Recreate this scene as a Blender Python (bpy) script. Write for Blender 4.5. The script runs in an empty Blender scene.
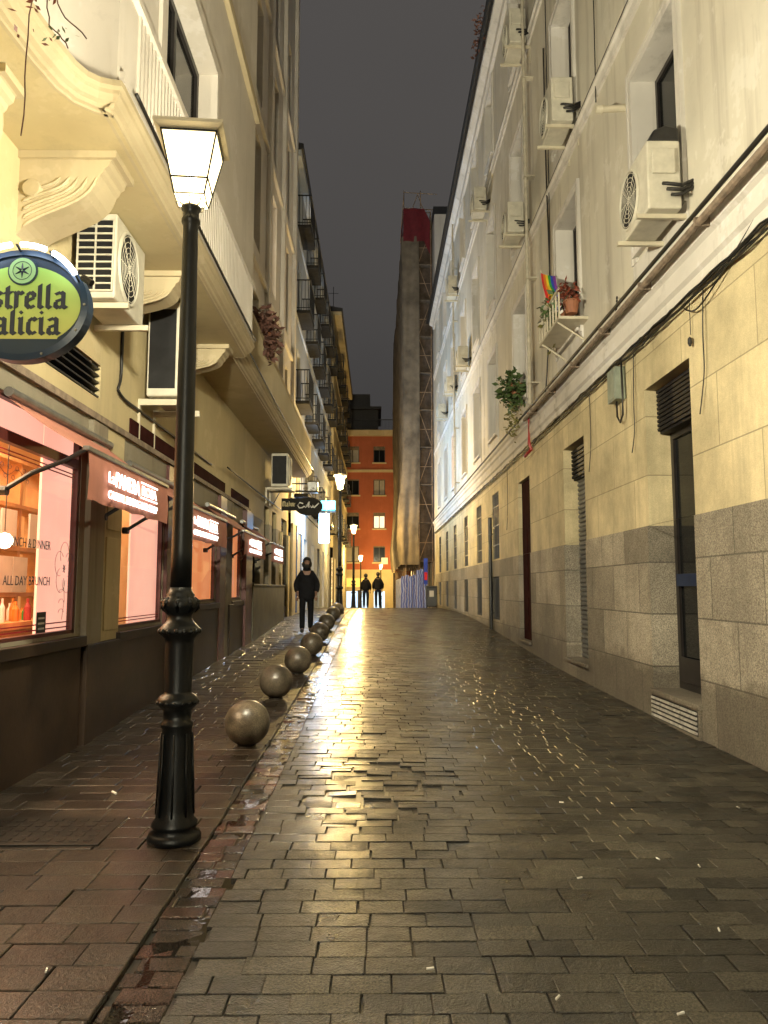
import bpy, math, random
from mathutils import Vector, Matrix
R = math.radians
rnd = random.Random(7)
sc = bpy.context.scene
COL = sc.collection

# ------------------------------------------------------------------ camera
cam = bpy.data.objects.new('camera', bpy.data.cameras.new('camera'))
COL.objects.link(cam)
cam.data.sensor_fit = 'VERTICAL'; cam.data.sensor_height = 24
cam.data.lens = 750 / 1024 * 24
cam.data.clip_start = 0.05; cam.data.clip_end = 600
cam.location = (0, 0, 1.40)
cam.rotation_euler = (R(90 + 5.786), 0, R(-0.608))
sc.camera = cam
# ------------------------------------------------------------------ world: night cloud lit from below by the city
W = bpy.data.worlds.new('World'); sc.world = W; W.use_nodes = True
nt = W.node_tree; nt.nodes.clear()
wo = nt.nodes.new('ShaderNodeOutputWorld'); bg = nt.nodes.new('ShaderNodeBackground')
tc = nt.nodes.new('ShaderNodeTexCoord'); sp = nt.nodes.new('ShaderNodeSeparateXYZ')
cr = nt.nodes.new('ShaderNodeValToRGB'); nz = nt.nodes.new('ShaderNodeTexNoise')
nz.inputs['Scale'].default_value = 1.6; nz.inputs['Detail'].default_value = 3
ad = nt.nodes.new('ShaderNodeMath'); ad.operation = 'MULTIPLY_ADD'
ad.inputs[1].default_value = 0.55
cr.color_ramp.elements[0].position = 0.05; cr.color_ramp.elements[0].color = (.019, .020, .022, 1)
cr.color_ramp.elements[1].position = 0.95; cr.color_ramp.elements[1].color = (.066, .061, .058, 1)
nt.links.new(tc.outputs['Generated'], sp.inputs[0]); nt.links.new(tc.outputs['Generated'], nz.inputs['Vector'])
nt.links.new(nz.outputs['Fac'], ad.inputs[0]); nt.links.new(sp.outputs['Z'], ad.inputs[2])
nt.links.new(ad.outputs[0], cr.inputs[0]); nt.links.new(cr.outputs[0], bg.inputs['Color'])
bg.inputs['Strength'].default_value = 1.0
nt.links.new(bg.outputs[0], wo.inputs[0])
# ------------------------------------------------------------------ exposure
LAMP_E = 345.0        # street lamp light strength
vs = sc.view_settings
sc.display_settings.display_device = 'sRGB'
vs.view_transform = 'Standard'; vs.look = 'None'; vs.exposure = 0.30; vs.gamma = 1.0
sc.render.engine = 'CYCLES'
cy = sc.cycles
cy.use_denoising = True; cy.max_bounces = 6; cy.diffuse_bounces = 3; cy.glossy_bounces = 3
cy.transmission_bounces = 3; cy.transparent_max_bounces = 8
cy.caustics_reflective = False; cy.caustics_refractive = False
cy.sample_clamp_indirect = 4.0

# ================================================================== materials
def newmat(name):
    m = bpy.data.materials.new(name); m.use_nodes = True
    n = m.node_tree.nodes; b = n['Principled BSDF']
    return m, m.node_tree, b
def lnk(t, a, b): t.links.new(a, b)
def noise(t, scale, detail=4, vec=None, rough=.6):
    n = t.nodes.new('ShaderNodeTexNoise'); n.inputs['Scale'].default_value = scale
    n.inputs['Detail'].default_value = detail; n.inputs['Roughness'].default_value = rough
    if vec is not None: lnk(t, vec, n.inputs['Vector'])
    return n
def ramp(t, fac, stops):
    r = t.nodes.new('ShaderNodeValToRGB')
    e = r.color_ramp.elements
    while len(e) < len(stops): e.new(.5)
    for i, (p, c) in enumerate(stops):
        e[i].position = p; e[i].color = (c[0], c[1], c[2], 1) if isinstance(c, (tuple, list)) else (c, c, c, 1)
    lnk(t, fac, r.inputs[0]); return r
def mixc(t, fac, a, b, mode='MIX'):
    m = t.nodes.new('ShaderNodeMix'); m.data_type = 'RGBA'; m.blend_type = mode
    for s, v in ((m.inputs[0], fac), (m.inputs[6], a), (m.inputs[7], b)):
        if hasattr(v, 'links') or hasattr(v, 'is_linked'): lnk(t, v, s)
        elif isinstance(v, (tuple, list)): s.default_value = (*v[:3], 1)
        else: s.default_value = v
    return m.outputs[2]
def bump(t, b, h, strength=.3, dist=.01):
    n = t.nodes.new('ShaderNodeBump'); n.inputs['Strength'].default_value = strength
    n.inputs['Distance'].default_value = dist
    lnk(t, h, n.inputs['Height']); lnk(t, n.outputs[0], b.inputs['Normal']); return n
def objvec(t, yz=False, scale=(1, 1, 1)):
    c = t.nodes.new('ShaderNodeTexCoord')
    g = t.nodes.new('ShaderNodeNewGeometry')
    v = g.outputs['Position']
    if yz:
        s = t.nodes.new('ShaderNodeSeparateXYZ'); k = t.nodes.new('ShaderNodeCombineXYZ')
        lnk(t, v, s.inputs[0]); a = t.nodes.new('ShaderNodeMath'); a.operation = 'ADD'
        lnk(t, s.outputs[0], a.inputs[0]); lnk(t, s.outputs[1], a.inputs[1])
        lnk(t, a.outputs[0], k.inputs[0]); lnk(t, s.outputs[2], k.inputs[1]); v = k.outputs[0]
    if scale != (1, 1, 1):
        m = t.nodes.new('ShaderNodeMapping'); m.inputs['Scale'].default_value = scale
        lnk(t, v, m.inputs[0]); v = m.outputs[0]
    return v
def simple(name, col, rough=.5, metal=0, var=.25, scale=6, bmp=.15, spec=.5, coat=0):
    m, t, b = newmat(name)
    v = objvec(t)
    n = noise(t, scale, 5, v)
    r = ramp(t, n.outputs['Fac'], [(.3, tuple(c * (1 - var) for c in col)), (.7, tuple(min(1, c * (1 + var)) for c in col))])
    lnk(t, r.outputs[0], b.inputs['Base Color'])
    b.inputs['Roughness'].default_value = rough; b.inputs['Metallic'].default_value = metal
    b.inputs['Specular IOR Level'].default_value = spec; b.inputs['Coat Weight'].default_value = coat
    if bmp:
        n2 = noise(t, scale * 9, 3, v); bump(t, b, n2.outputs['Fac'], bmp, .004)
    return m
def emis(name, col, s):
    m, t, b = newmat(name)
    b.inputs['Base Color'].default_value = (*[c * .6 for c in col], 1)
    b.inputs['Emission Color'].default_value = (*col, 1); b.inputs['Emission Strength'].default_value = s
    return m
def plaster(name, col, stain=(.3, .26, .2), amt=.5, rough=.85, fine=.25):
    m, t, b = newmat(name)
    v = objvec(t)
    n1 = noise(t, .55, 5, v)
    base = ramp(t, n1.outputs['Fac'], [(.3, tuple(c * .84 for c in col)), (.7, tuple(min(1, c * 1.08) for c in col))]).outputs[0]
    vs_ = objvec(t, False, (3.2, 3.2, .22))
    n2 = noise(t, 1.0, 6, vs_, .65)
    f = ramp(t, n2.outputs['Fac'], [(.52, 0.0), (.78, amt)]).outputs[0]
    c = mixc(t, f, base, tuple(a * b_ for a, b_ in zip(stain, (1, 1, 1))))
    npz = noise(t, 1.1, 5, v, .75); fpz = ramp(t, npz.outputs['Fac'], [(.575, 0.0), (.60, .45)]).outputs[0]
    c = mixc(t, fpz, c, tuple(min(1, x * q) for x, q in zip(col, (1.1, 1.12, 1.2))))
    n4 = noise(t, 7, 6, v, .7)
    f4 = ramp(t, n4.outputs['Fac'], [(.58, 0.0), (.72, .28)]).outputs[0]
    c = mixc(t, f4, c, tuple(x * .62 for x in col))
    lnk(t, c, b.inputs['Base Color']); b.inputs['Roughness'].default_value = rough
    b.inputs['Specular IOR Level'].default_value = .3
    n3 = noise(t, 38, 5, v); n5 = noise(t, 3.0, 3, v)
    s = t.nodes.new('ShaderNodeMath'); s.operation = 'MULTIPLY_ADD'; s.inputs[1].default_value = 2.5
    lnk(t, n5.outputs['Fac'], s.inputs[0]); lnk(t, n3.outputs['Fac'], s.inputs[2])
    bump(t, b, s.outputs[0], fine, .006)
    return m
def ashlar(name, col, mortar, bw, bh, var=.18, speck=.25, rough=.75, joint=.008, offs=.5, stain_amt=.55, jb=.7):
    m, t, b = newmat(name)
    v = objvec(t, True)
    br = t.nodes.new('ShaderNodeTexBrick')
    br.inputs['Scale'].default_value = 1; br.inputs['Brick Width'].default_value = bw
    br.inputs['Row Height'].default_value = bh; br.inputs['Mortar Size'].default_value = joint
    br.inputs['Mortar Smooth'].default_value = .25; br.offset = offs
    br.inputs['Color1'].default_value = (*[c * (1 - var) for c in col], 1)
    br.inputs['Color2'].default_value = (*[min(1, c * (1 + var)) for c in col], 1)
    br.inputs['Mortar'].default_value = (*mortar, 1)
    lnk(t, v, br.inputs['Vector'])
    p = objvec(t)
    n1 = noise(t, 1.1, 6, p, .7)
    f = ramp(t, n1.outputs['Fac'], [(.32, .6), (.7, 1.15)]).outputs[0]
    c = mixc(t, 1.0, br.outputs['Color'], f, 'MULTIPLY')
    n2 = noise(t, 90, 2, p)
    f2 = ramp(t, n2.outputs['Fac'], [(.38, 1 - speck), (.62, 1 + speck * .4)]).outputs[0]
    c = mixc(t, 1.0, c, f2, 'MULTIPLY')
    vs_ = objvec(t, False, (4, 4, .3)); n4 = noise(t, 1, 6, vs_, .7)
    f4 = ramp(t, n4.outputs['Fac'], [(.5, 0.0), (.75, stain_amt)]).outputs[0]
    c = mixc(t, f4, c, tuple(x * .42 for x in col))
    if bh < .6:
        sz = t.nodes.new('ShaderNodeSeparateXYZ'); lnk(t, p, sz.inputs[0])
        ns = noise(t, 2.2, 6, p, .7); am = t.nodes.new('ShaderNodeMath'); am.operation = 'MULTIPLY_ADD'; am.inputs[1].default_value = -.95
        lnk(t, ns.outputs['Fac'], am.inputs[0]); lnk(t, sz.outputs[2], am.inputs[2])
        fd = ramp(t, am.outputs[0], [(0.0, .6), (.16, 0.0)]).outputs[0]
        c = mixc(t, fd, c, (.06, .048, .034))
    lnk(t, c, b.inputs['Base Color'])
    b.inputs['Roughness'].default_value = rough; b.inputs['Specular IOR Level'].default_value = .35
    s = t.nodes.new('ShaderNodeMath'); s.operation = 'MULTIPLY_ADD'; s.inputs[1].default_value = -jb
    n3 = noise(t, 30, 6, p)
    lnk(t, br.outputs['Fac'], s.inputs[0]); lnk(t, n3.outputs['Fac'], s.inputs[2])
    bump(t, b, s.outputs[0], .45, .012)
    return m
def wet_stone(name, c1, c2, c3, rough=(.10, .38), grain=.5, coat=.6, cr_=.2):
    m, t, b = newmat(name)
    p = objvec(t)
    g = t.nodes.new('ShaderNodeNewGeometry')
    r = ramp(t, g.outputs['Random Per Island'], [(0, c1), (.45, c2), (.85, c3), (1, tuple(x * .55 for x in c1))])
    n1 = noise(t, 105, 2, p, .8); f = ramp(t, n1.outputs['Fac'], [(.40, .2), (.62, 2.6)]).outputs[0]
    c = mixc(t, 1.0, r.outputs[0], f, 'MULTIPLY')
    n0 = noise(t, 1.3, 6, p, .7); f0 = ramp(t, n0.outputs['Fac'], [(.35, .5), (.68, 1.45)]).outputs[0]
    c = mixc(t, 1.0, c, f0, 'MULTIPLY')
    lnk(t, c, b.inputs['Base Color'])
    n2 = noise(t, 1.7, 6, p, .65)
    ad_ = t.nodes.new('ShaderNodeMath'); ad_.operation = 'MULTIPLY_ADD'; ad_.inputs[1].default_value = .14
    lnk(t, g.outputs['Random Per Island'], ad_.inputs[0]); lnk(t, n2.outputs['Fac'], ad_.inputs[2])
    rr = ramp(t, ad_.outputs[0], [(.32, rough[0]), (.76, rough[1])])
    lnk(t, rr.outputs[0], b.inputs['Roughness'])
    b.inputs['Specular IOR Level'].default_value = .35
    n3 = noise(t, 95, 2, p, .8); n4 = noise(t, 14, 3, p)
    s = t.nodes.new('ShaderNodeMath'); s.operation = 'MULTIPLY_ADD'; s.inputs[1].default_value = 1.6
    lnk(t, n4.outputs['Fac'], s.inputs[0]); lnk(t, n3.outputs['Fac'], s.inputs[2])
    bump(t, b, s.outputs[0], grain, .007)
    # film of rain water over the stone
    ncw = noise(t, 3.1, 6, p, .7); cwr = ramp(t, ncw.outputs['Fac'], [(.36, coat * .35), (.62, coat * 1.5)]); lnk(t, cwr.outputs[0], b.inputs['Coat Weight']); b.inputs['Coat IOR'].default_value = 1.33
    b.inputs['Coat Roughness'].default_value = cr_
    n5_ = noise(t, 9, 3, p); n5 = t.nodes.new('ShaderNodeMath'); n5.operation = 'MULTIPLY_ADD'; n5.inputs[1].default_value = .45; lnk(t, n3.outputs['Fac'], n5.inputs[0]); lnk(t, n5_.outputs['Fac'], n5.inputs[2]); bn = t.nodes.new('ShaderNodeBump'); bn.inputs['Strength'].default_value = .34
    bn.inputs['Distance'].default_value = .006
    lnk(t, n5.outputs[0], bn.inputs['Height']); lnk(t, bn.outputs[0], b.inputs['Coat Normal'])
    return m

M = {}
M['road'] = wet_stone('wet_setts', (.005, .005, .0038), (.011, .010, .0075), (.034, .030, .021), rough=(.20, .60), coat=.46, cr_=.17, grain=1.0)
M['walk'] = wet_stone('wet_paving', (.011, .008, .0055), (.018, .0125, .0085), (.030, .023, .0165), rough=(.22, .5), coat=.4, cr_=.12)
M['gutter'] = wet_stone('wet_brick', (.016, .011, .008), (.02, .015, .011), (.05, .018, .012), rough=(.08, .3))
M['grout'] = simple('wet_grout', (.022, .019, .014), .35, var=.4, scale=20)
M['water'], _t, _b = newmat('rain_water')
_b.inputs['Base Color'].default_value = (.012, .010, .008, 1); _b.inputs['Roughness'].default_value = .03
_n = noise(_t, 14, 3, objvec(_t)); bump(_t, _b, _n.outputs['Fac'], .25, .006)
M['plaster_r'] = plaster('ochre_cream_plaster', (.64, .60, .50), (.27, .23, .18), .75)
M['ashlar_r'] = ashlar('painted_ashlar', (.66, .56, .34), (.36, .30, .18), 1.45, .66, var=.10, speck=.12, joint=.007, stain_amt=.45, jb=1.0)
M['dado_r'] = ashlar('grey_granite', (.37, .325, .25), (.16, .14, .11), .92, .56, var=.30, speck=.5, joint=.009, stain_amt=.65)
M['white_r'] = plaster('offwhite_stucco', (.66, .63, .58), (.22, .2, .17), .6)
M['plaster_l'] = plaster('cream_render', (.54, .45, .26), (.28, .24, .17), .4)
M['plaster_l2'] = plaster('taupe_render', (.64, .59, .52), (.3, .26, .2), .35)
M['mould'] = plaster('cream_moulding', (.50, .42, .27), (.3, .26, .18), .4, fine=.12)
M['stone_l'] = plaster('weathered_pilaster', (.26, .23, .17), (.10, .07, .05), .8)
M['plinth'] = simple('brown_granite_plinth', (.026, .016, .010), .5, var=.5, scale=2.5, bmp=.25, spec=.25)
M['plinth2'] = simple('green_grey_plinth', (.075, .07, .045), .6, var=.35, scale=3)
M['black'] = simple('black_iron', (.012, .012, .013), .38, var=.4, scale=12, bmp=.35, spec=.6)
M['pole'] = simple('painted_cast_iron', (.004, .005, .006), .38, var=.5, scale=10, bmp=.35, spec=.4)
M['dark'] = simple('dark_void', (.010, .009, .008), .8, bmp=0)
M['frame'] = simple('dark_window_frame', (.02, .017, .016), .45, bmp=0)
M['maroon'] = simple('maroon_frame', (.07, .017, .014), .45, bmp=0)
M['pipewall'] = simple('painted_downpipe', (.46, .42, .33), .7)
M['maroonmat'] = simple('matt_maroon', (.035, .010, .009), .95, bmp=0, spec=.02)
M['steel'] = simple('dull_steel', (.25, .25, .24), .4, metal=.8, scale=8)
M['pipe'] = simple('aged_pipe', (.22, .17, .125), .8, scale=9, var=.4)
M['cream'] = simple('cream_painted_metal', (.55, .50, .38), .45, var=.12, bmp=.05)
M['acw'] = simple('yellowed_white_casing', (.55, .52, .43), .5, var=.15, bmp=.04)
M['acdark'] = simple('ac_dark_fins', (.014, .014, .015), .6, bmp=0, spec=.2)
M['rubber'] = simple('black_cable', (.012, .011, .010), .5, bmp=0)
M['shutter'] = simple('dark_slat_shutter', (.014, .013, .014), .6, var=.2, spec=.2)
M['rollup'] = simple('grey_steel_shutter', (.20, .20, .19), .45, metal=.3, var=.3)
M['glass'], _t, _b = newmat('dark_glass')
_b.inputs['Base Color'].default_value = (.008, .009, .010, 1); _b.inputs['Roughness'].default_value = .10; _b.inputs['Specular IOR Level'].default_value = .22
_n = noise(_t, 1.2, 2, objvec(_t)); bump(_t, _b, _n.outputs['Fac'], .08, .01)
M['blind'] = simple('drawn_blind', (.36, .33, .28), .8, var=.12, scale=3, bmp=0)
# clear shop glass: real pane that lets the room show and mirrors the street
m = bpy.data.materials.new('shop_glass'); m.use_nodes = True; _t = m.node_tree; _t.nodes.clear()
o_ = _t.nodes.new('ShaderNodeOutputMaterial'); tr = _t.nodes.new('ShaderNodeBsdfTransparent'); gl = _t.nodes.new('ShaderNodeBsdfGlossy')
fr = _t.nodes.new('ShaderNodeFresnel'); mx = _t.nodes.new('ShaderNodeMixShader'); fr.inputs[0].default_value = 1.4
gl.inputs['Roughness'].default_value = .03
tr.inputs[0].default_value = (.97, .96, .95, 1)
_t.links.new(fr.outputs[0], mx.inputs[0]); _t.links.new(tr.outputs[0], mx.inputs[1]); _t.links.new(gl.outputs[0], mx.inputs[2]); _t.links.new(mx.outputs[0], o_.inputs[0])
M['shopglass'] = m
# opal lantern pane: glows and lets the bulb's light through
def opal(name, col, s):
    m = bpy.data.materials.new(name); m.use_nodes = True; t = m.node_tree; t.nodes.clear()
    o = t.nodes.new('ShaderNodeOutputMaterial'); a = t.nodes.new('ShaderNodeBsdfTransparent'); e = t.nodes.new('ShaderNodeEmission')
    e.inputs[0].default_value = (*col, 1); e.inputs[1].default_value = s
    x = t.nodes.new('ShaderNodeAddShader'); a.inputs[0].default_value = (.85, .82, .75, 1)
    t.links.new(a.outputs[0], x.inputs[0]); t.links.new(e.outputs[0], x.inputs[1]); t.links.new(x.outputs[0], o.inputs[0])
    return m
M['opal'] = opal('opal_lantern_glass', (1, .80, .42), 3.2)
M['lanterntop'] = opal('light_passing_lantern_top', (1, .72, .38), .25)  # roof made to pass light, so lamplight reaches the upper facades
M['bulb'] = emis('bulb_glow', (1, .9, .7), 12)
M['salmon'] = simple('salmon_canvas', (.42, .17, .12), .8, var=.12, scale=5, bmp=.1)
M['signglow'] = emis('sign_letters', (1, .93, .86), 2.6)
M['blindpink'] = None
def glowpanel(name, c1, c2, s, sc_=.8):  # emission stands in for room light coming through a blind
    m, t, b = newmat(name)
    n = noise(t, sc_, 3, objvec(t))
    r = ramp(t, n.outputs['Fac'], [(.3, c1), (.7, c2)])
    lnk(t, r.outputs[0], b.inputs['Base Color']); lnk(t, r.outputs[0], b.inputs['Emission Color'])
    b.inputs['Emission Strength'].default_value = s; b.inputs['Roughness'].default_value = .8
    return m
M['blindpink'] = glowpanel('lit_pink_blind', (.90, .42, .30), (1.0, .56, .42), .95)
M['blindorange'] = glowpanel('lit_orange_blind', (.85, .25, .08), (.98, .40, .18), .8)
M['room'] = simple('warm_room_wall', (.78, .55, .32), .8, var=.12, scale=1, bmp=0)
M['wood'] = simple('orange_wood', (.50, .26, .10), .5, var=.3, scale=4)
M['globe'] = emis('globe_glow', (1, .86, .62), 7)
M['winwarm'] = emis('lit_window_orange', (1, .45, .2), 1.0)
M['wincream'] = emis('lit_window_cream', (1, .82, .55), 1.0)
M['shopcream'] = emis('lit_shop_front', (1, .78, .42), 2.2)
M['wincold'] = emis('lit_window_cold', (.55, .75, 1), 1.1)
M['coldsign'] = emis('cold_lightbox', (.42, .66, 1), 3.4)
M['cyan'] = emis('cyan_lightbox', (.12, .75, .85), 1.8)
M['led'] = emis('cold_led_tube', (.72, .84, 1), 9)
M['navy'] = simple('navy_enamel', (.012, .035, .075), .35, var=.1, bmp=0)
M['signgreen'], _t, _b = newmat('glowing_green_yellow_enamel')
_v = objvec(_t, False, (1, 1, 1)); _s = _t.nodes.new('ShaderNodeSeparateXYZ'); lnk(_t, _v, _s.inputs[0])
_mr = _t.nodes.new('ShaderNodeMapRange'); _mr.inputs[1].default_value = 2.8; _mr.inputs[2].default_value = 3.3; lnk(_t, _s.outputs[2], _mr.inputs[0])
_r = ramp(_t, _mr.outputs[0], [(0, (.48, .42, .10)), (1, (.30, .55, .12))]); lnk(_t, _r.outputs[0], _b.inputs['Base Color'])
_b.inputs['Roughness'].default_value = .4; lnk(_t, _r.outputs[0], _b.inputs['Emission Color']); _b.inputs['Emission Strength'].default_value = .25  # slight glow put into the sign face, on top of the tube light
M['roundel'] = emis('glowing_pale_green_roundel', (.35, .62, .28), .35)  # slight glow put into the roundel as well
M['ink'] = simple('dark_lettering', (.012, .02, .045), .5, bmp=0)
M['redline'] = simple('dark_red_line', (.30, .012, .02), .5, bmp=0)
M['terra'] = plaster('terracotta_render', (.42, .12, .06), (.2, .06, .03), .35)
M['bandy'] = plaster('cream_band', (.6, .48, .27), amt=.3)
M['ochre'] = plaster('yellow_ochre_render', (.50, .42, .26), (.25, .18, .1), .4)
M['greywhite'] = plaster('grey_white_render', (.42, .42, .41), (.22, .21, .2), .5)
M['greywhite2'] = simple('flaking_white_paint', (.42, .40, .35), .7, var=.5, scale=14)
M['slabdark'] = simple('matt_dark_slab', (.03, .028, .026), .9, bmp=0, spec=.05)  # one even dark matt tone
M['slate'] = simple('dark_roof', (.02, .02, .022), .6)
M['netting'] = simple('dust_sheet', (.17, .135, .095), .9, var=.45, scale=1.2, bmp=.5)
M['darknet'] = simple('dark_mesh_net', (.11, .08, .06), .95, var=.5, scale=2)
M['redtarp'] = simple('red_tarp', (.15, .012, .018), .6, var=.25)
M['rust'] = simple('rusty_tube', (.30, .20, .12), .6, var=.4)
M['plank'] = simple('grey_plank', (.17, .13, .09), .8, var=.4)
M['hoard'], _t, _b = newmat('blue_striped_hoarding')
_v = objvec(_t); _w = _t.nodes.new('ShaderNodeTexWave'); _w.inputs['Scale'].default_value = 2.6; _w.inputs['Distortion'].default_value = 5; lnk(_t, _v, _w.inputs[0])
_r = ramp(_t, _w.outputs['Fac'], [(.3, (.06, .10, .42)), (.65, (.14, .20, .60)), (.95, (.40, .45, .7))]); lnk(_t, _r.outputs[0], _b.inputs['Base Color'])
M['ball'] = None
m, _t, _b = newmat('grey_granite_sphere'); _p = objvec(_t)
_n = noise(_t, 170, 2, _p); _r = ramp(_t, _n.outputs['Fac'], [(.35, (.04, .033, .023)), (.65, (.18, .145, .10))])
_n2 = noise(_t, 5, 5, _p); _f = ramp(_t, _n2.outputs['Fac'], [(.35, .3), (.65, 1.1)]).outputs[0]
lnk(_t, mixc(_t, 1.0, _r.outputs[0], _f, 'MULTIPLY'), _b.inputs['Base Color'])
_b.inputs['Roughness'].default_value = .38; _b.inputs['Coat Weight'].default_value = .25; _b.inputs['Coat Roughness'].default_value = .25
_n3 = noise(_t, 60, 4, _p); bump(_t, _b, _n3.outputs['Fac'], .4, .003)
M['ball'] = m
M['leaf'] = simple('green_leaves', (.06, .10, .03), .5, var=.5, scale=20, bmp=0)
M['leafdry'] = simple('dried_brown_leaves', (.12, .055, .04), .8, var=.4, scale=20, bmp=0)
M['leafyel'] = simple('yellow_green_leaves', (.16, .15, .04), .6, var=.4, scale=20, bmp=0)
M['leafred'] = simple('reddish_leaves', (.18, .04, .02), .6, var=.5, scale=20, bmp=0)
M['terrapot'] = simple('clay_pot', (.30, .12, .06), .7)
M['coat'] = simple('black_padded_coat', (.010, .010, .012), .8, var=.3, scale=8, bmp=.2, spec=.1)
M['trouser'] = simple('dark_trousers', (.008, .008, .01), .8, bmp=.1, spec=.1)
M['jean'] = simple('dark_blue_jeans', (.012, .016, .03), .8, bmp=.1, spec=.1)
M['shoe'] = simple('black_shoes', (.01, .01, .01), .5, bmp=0)
M['skin'] = simple('skin', (.22, .12, .08), .55, var=.08, bmp=0)
M['hair'] = simple('dark_hair', (.012, .009, .007), .6, bmp=0)
M['cover'] = simple('iron_cover', (.018, .015, .012), .4, metal=.2, var=.6, scale=14, bmp=.5)
M['white'] = simple('white_paper', (.75, .73, .68), .7, var=.08, bmp=0)
M['redpaint'] = simple('red_pipe', (.35, .03, .025), .45)
M['bluedark'] = simple('dark_blue_paint', (.008, .02, .06), .45, bmp=0)
M['bluedoor'] = simple('blue_door', (.02, .07, .25), .4)
M['bin'] = simple('black_plastic', (.012, .012, .014), .4, bmp=.1)
for nm, c in (('fred', (.6, .02, .02)), ('forange', (.7, .2, .01)), ('fyellow', (.7, .55, .02)), ('fgreen', (.02, .3, .06)), ('fblue', (.02, .06, .5)), ('fviolet', (.18, .03, .3))):
    M[nm] = simple('cloth_' + nm[1:], c, .8, bmp=0)
M['jar'] = simple('amber_jar', (.6, .2, .03), .3, bmp=0)
M['yellowsign'] = emis('yellow_fascia', (.9, .6, .12), .9)

# ================================================================== helpers
class MB:
    def __init__(s): s.v = []; s.f = []; s.mi = []; s.m = 0
    def face(s, idx): s.f.append(tuple(idx)); s.mi.append(s.m)
    def poly(s, pts):
        n = len(s.v); s.v += [tuple(p) for p in pts]; s.face(range(n, n + len(pts)))
    def box(s, x0, x1, y0, y1, z0, z1):
        n = len(s.v)
        s.v += [(x0, y0, z0), (x1, y0, z0), (x1, y1, z0), (x0, y1, z0), (x0, y0, z1), (x1, y0, z1), (x1, y1, z1), (x0, y1, z1)]
        for q in ((0, 3, 2, 1), (4, 5, 6, 7), (0, 1, 5, 4), (1, 2, 6, 5), (2, 3, 7, 6), (3, 0, 4, 7)): s.face([n + i for i in q])
        return s
    def tube(s, pts, r, n=8, cap=True):
        pts = [Vector(p) for p in pts]; rs = r if isinstance(r, (list, tuple)) else [r] * len(pts)
        rings = []
        for i, p in enumerate(pts):
            d = (pts[min(i + 1, len(pts) - 1)] - pts[max(i - 1, 0)]).normalized()
            a = d.cross(Vector((0, 0, 1)))
            if a.length < .1: a = d.cross(Vector((1, 0, 0)))
            a.normalize(); b = d.cross(a).normalized()
            st = len(s.v)
            for k in range(n):
                t = 2 * math.pi * k / n; s.v.append(tuple(p + (a * math.cos(t) + b * math.sin(t)) * rs[i]))
            rings.append(st)
        for i in range(len(rings) - 1):
            for k in range(n): s.face((rings[i] + k, rings[i] + (k + 1) % n, rings[i + 1] + (k + 1) % n, rings[i + 1] + k))
        if cap: s.face(range(rings[0] + n - 1, rings[0] - 1, -1)); s.face(range(rings[-1], rings[-1] + n))
        return s
    def lathe(s, prof, c=(0, 0, 0), n=24, axis='z', flute=0):
        rings = []
        for (r, h) in prof:
            st = len(s.v)
            for k in range(n):
                t = 2 * math.pi * k / n; rr = r * (1 + (flute * math.cos(t * 8) if flute else 0))
                q = (rr * math.cos(t), rr * math.sin(t), h)
                if axis == 'x': q = (h, rr * math.cos(t), rr * math.sin(t))
                if axis == 'y': q = (rr * math.cos(t), h, rr * math.sin(t))
                s.v.append((c[0] + q[0], c[1] + q[1], c[2] + q[2]))
            rings.append(st)
        for i in range(len(rings) - 1):
            for k in range(n): s.face((rings[i] + k, rings[i] + (k + 1) % n, rings[i + 1] + (k + 1) % n, rings[i + 1] + k))
        s.face(range(rings[0] + n - 1, rings[0] - 1, -1)); s.face(range(rings[-1], rings[-1] + n))
        return s
    def prism(s, poly, f0, f1):   # poly 2D; f0,f1 map (a,b)->3D
        n = len(s.v); k = len(poly)
        s.v += [f0(a, b) for a, b in poly] + [f1(a, b) for a, b in poly]
        s.face(range(n, n + k)); s.face(range(n + 2 * k - 1, n + k - 1, -1))
        for i in range(k): s.face((n + i, n + (i + 1) % k, n + k + (i + 1) % k, n + k + i))
        return s
    def build(s, name, mats, parent=None, org=None, smooth=False, bevel=0, fix=True):
        if org is None: org = ORG.get(parent.name, Vector((0, 0, 0))) if parent else Vector((0, 0, 0))
        org = Vector(org)
        me = bpy.data.meshes.new(name)
        me.from_pydata([tuple(Vector(p) - org) for p in s.v], [], s.f)
        if not isinstance(mats, (list, tuple)): mats = [mats]
        for m_ in mats: me.materials.append(m_)
        if len(mats) > 1: me.polygons.foreach_set('material_index', s.mi)
        if fix:
            import bmesh
            bm = bmesh.new(); bm.from_mesh(me); bmesh.ops.recalc_face_normals(bm, faces=bm.faces)
            if bevel: 
                bmesh.ops.bevel(bm, geom=[e for e in bm.edges if len(e.link_faces) == 2 and e.calc_face_angle(0) > .6], offset=bevel, segments=2, affect='EDGES', profile=.5, clamp_overlap=True)
            bm.to_mesh(me); bm.free()
        if smooth: me.polygons.foreach_set('use_smooth', [True] * len(me.polygons))
        me.update()
        o = bpy.data.objects.new(name, me); COL.objects.link(o)
        if parent: o.parent = parent
        else: o.location = org
        ORG[o.name] = org
        return o
ORG = {}
def tag(o, label=None, cat=None, group=None, kind=None):
    if label: o['label'] = label
    if cat: o['category'] = cat
    if group: o['group'] = group
    if kind: o['kind'] = kind
    return o
def thing(name, loc, label, cat, group=None, rz=0):
    o = bpy.data.objects.new(name, None); COL.objects.link(o); o.location = loc; o.rotation_euler = (0, 0, rz)
    o.empty_display_size = .2
    ORG[o.name] = Vector(loc); tag(o, label, cat, group); return o
KIDS = {}
def copy_tree(o, parent=None):
    c = o.copy(); COL.objects.link(c)
    if parent: c.parent = parent
    for ch in list(o.children): copy_tree(ch, c)
    return c
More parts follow.
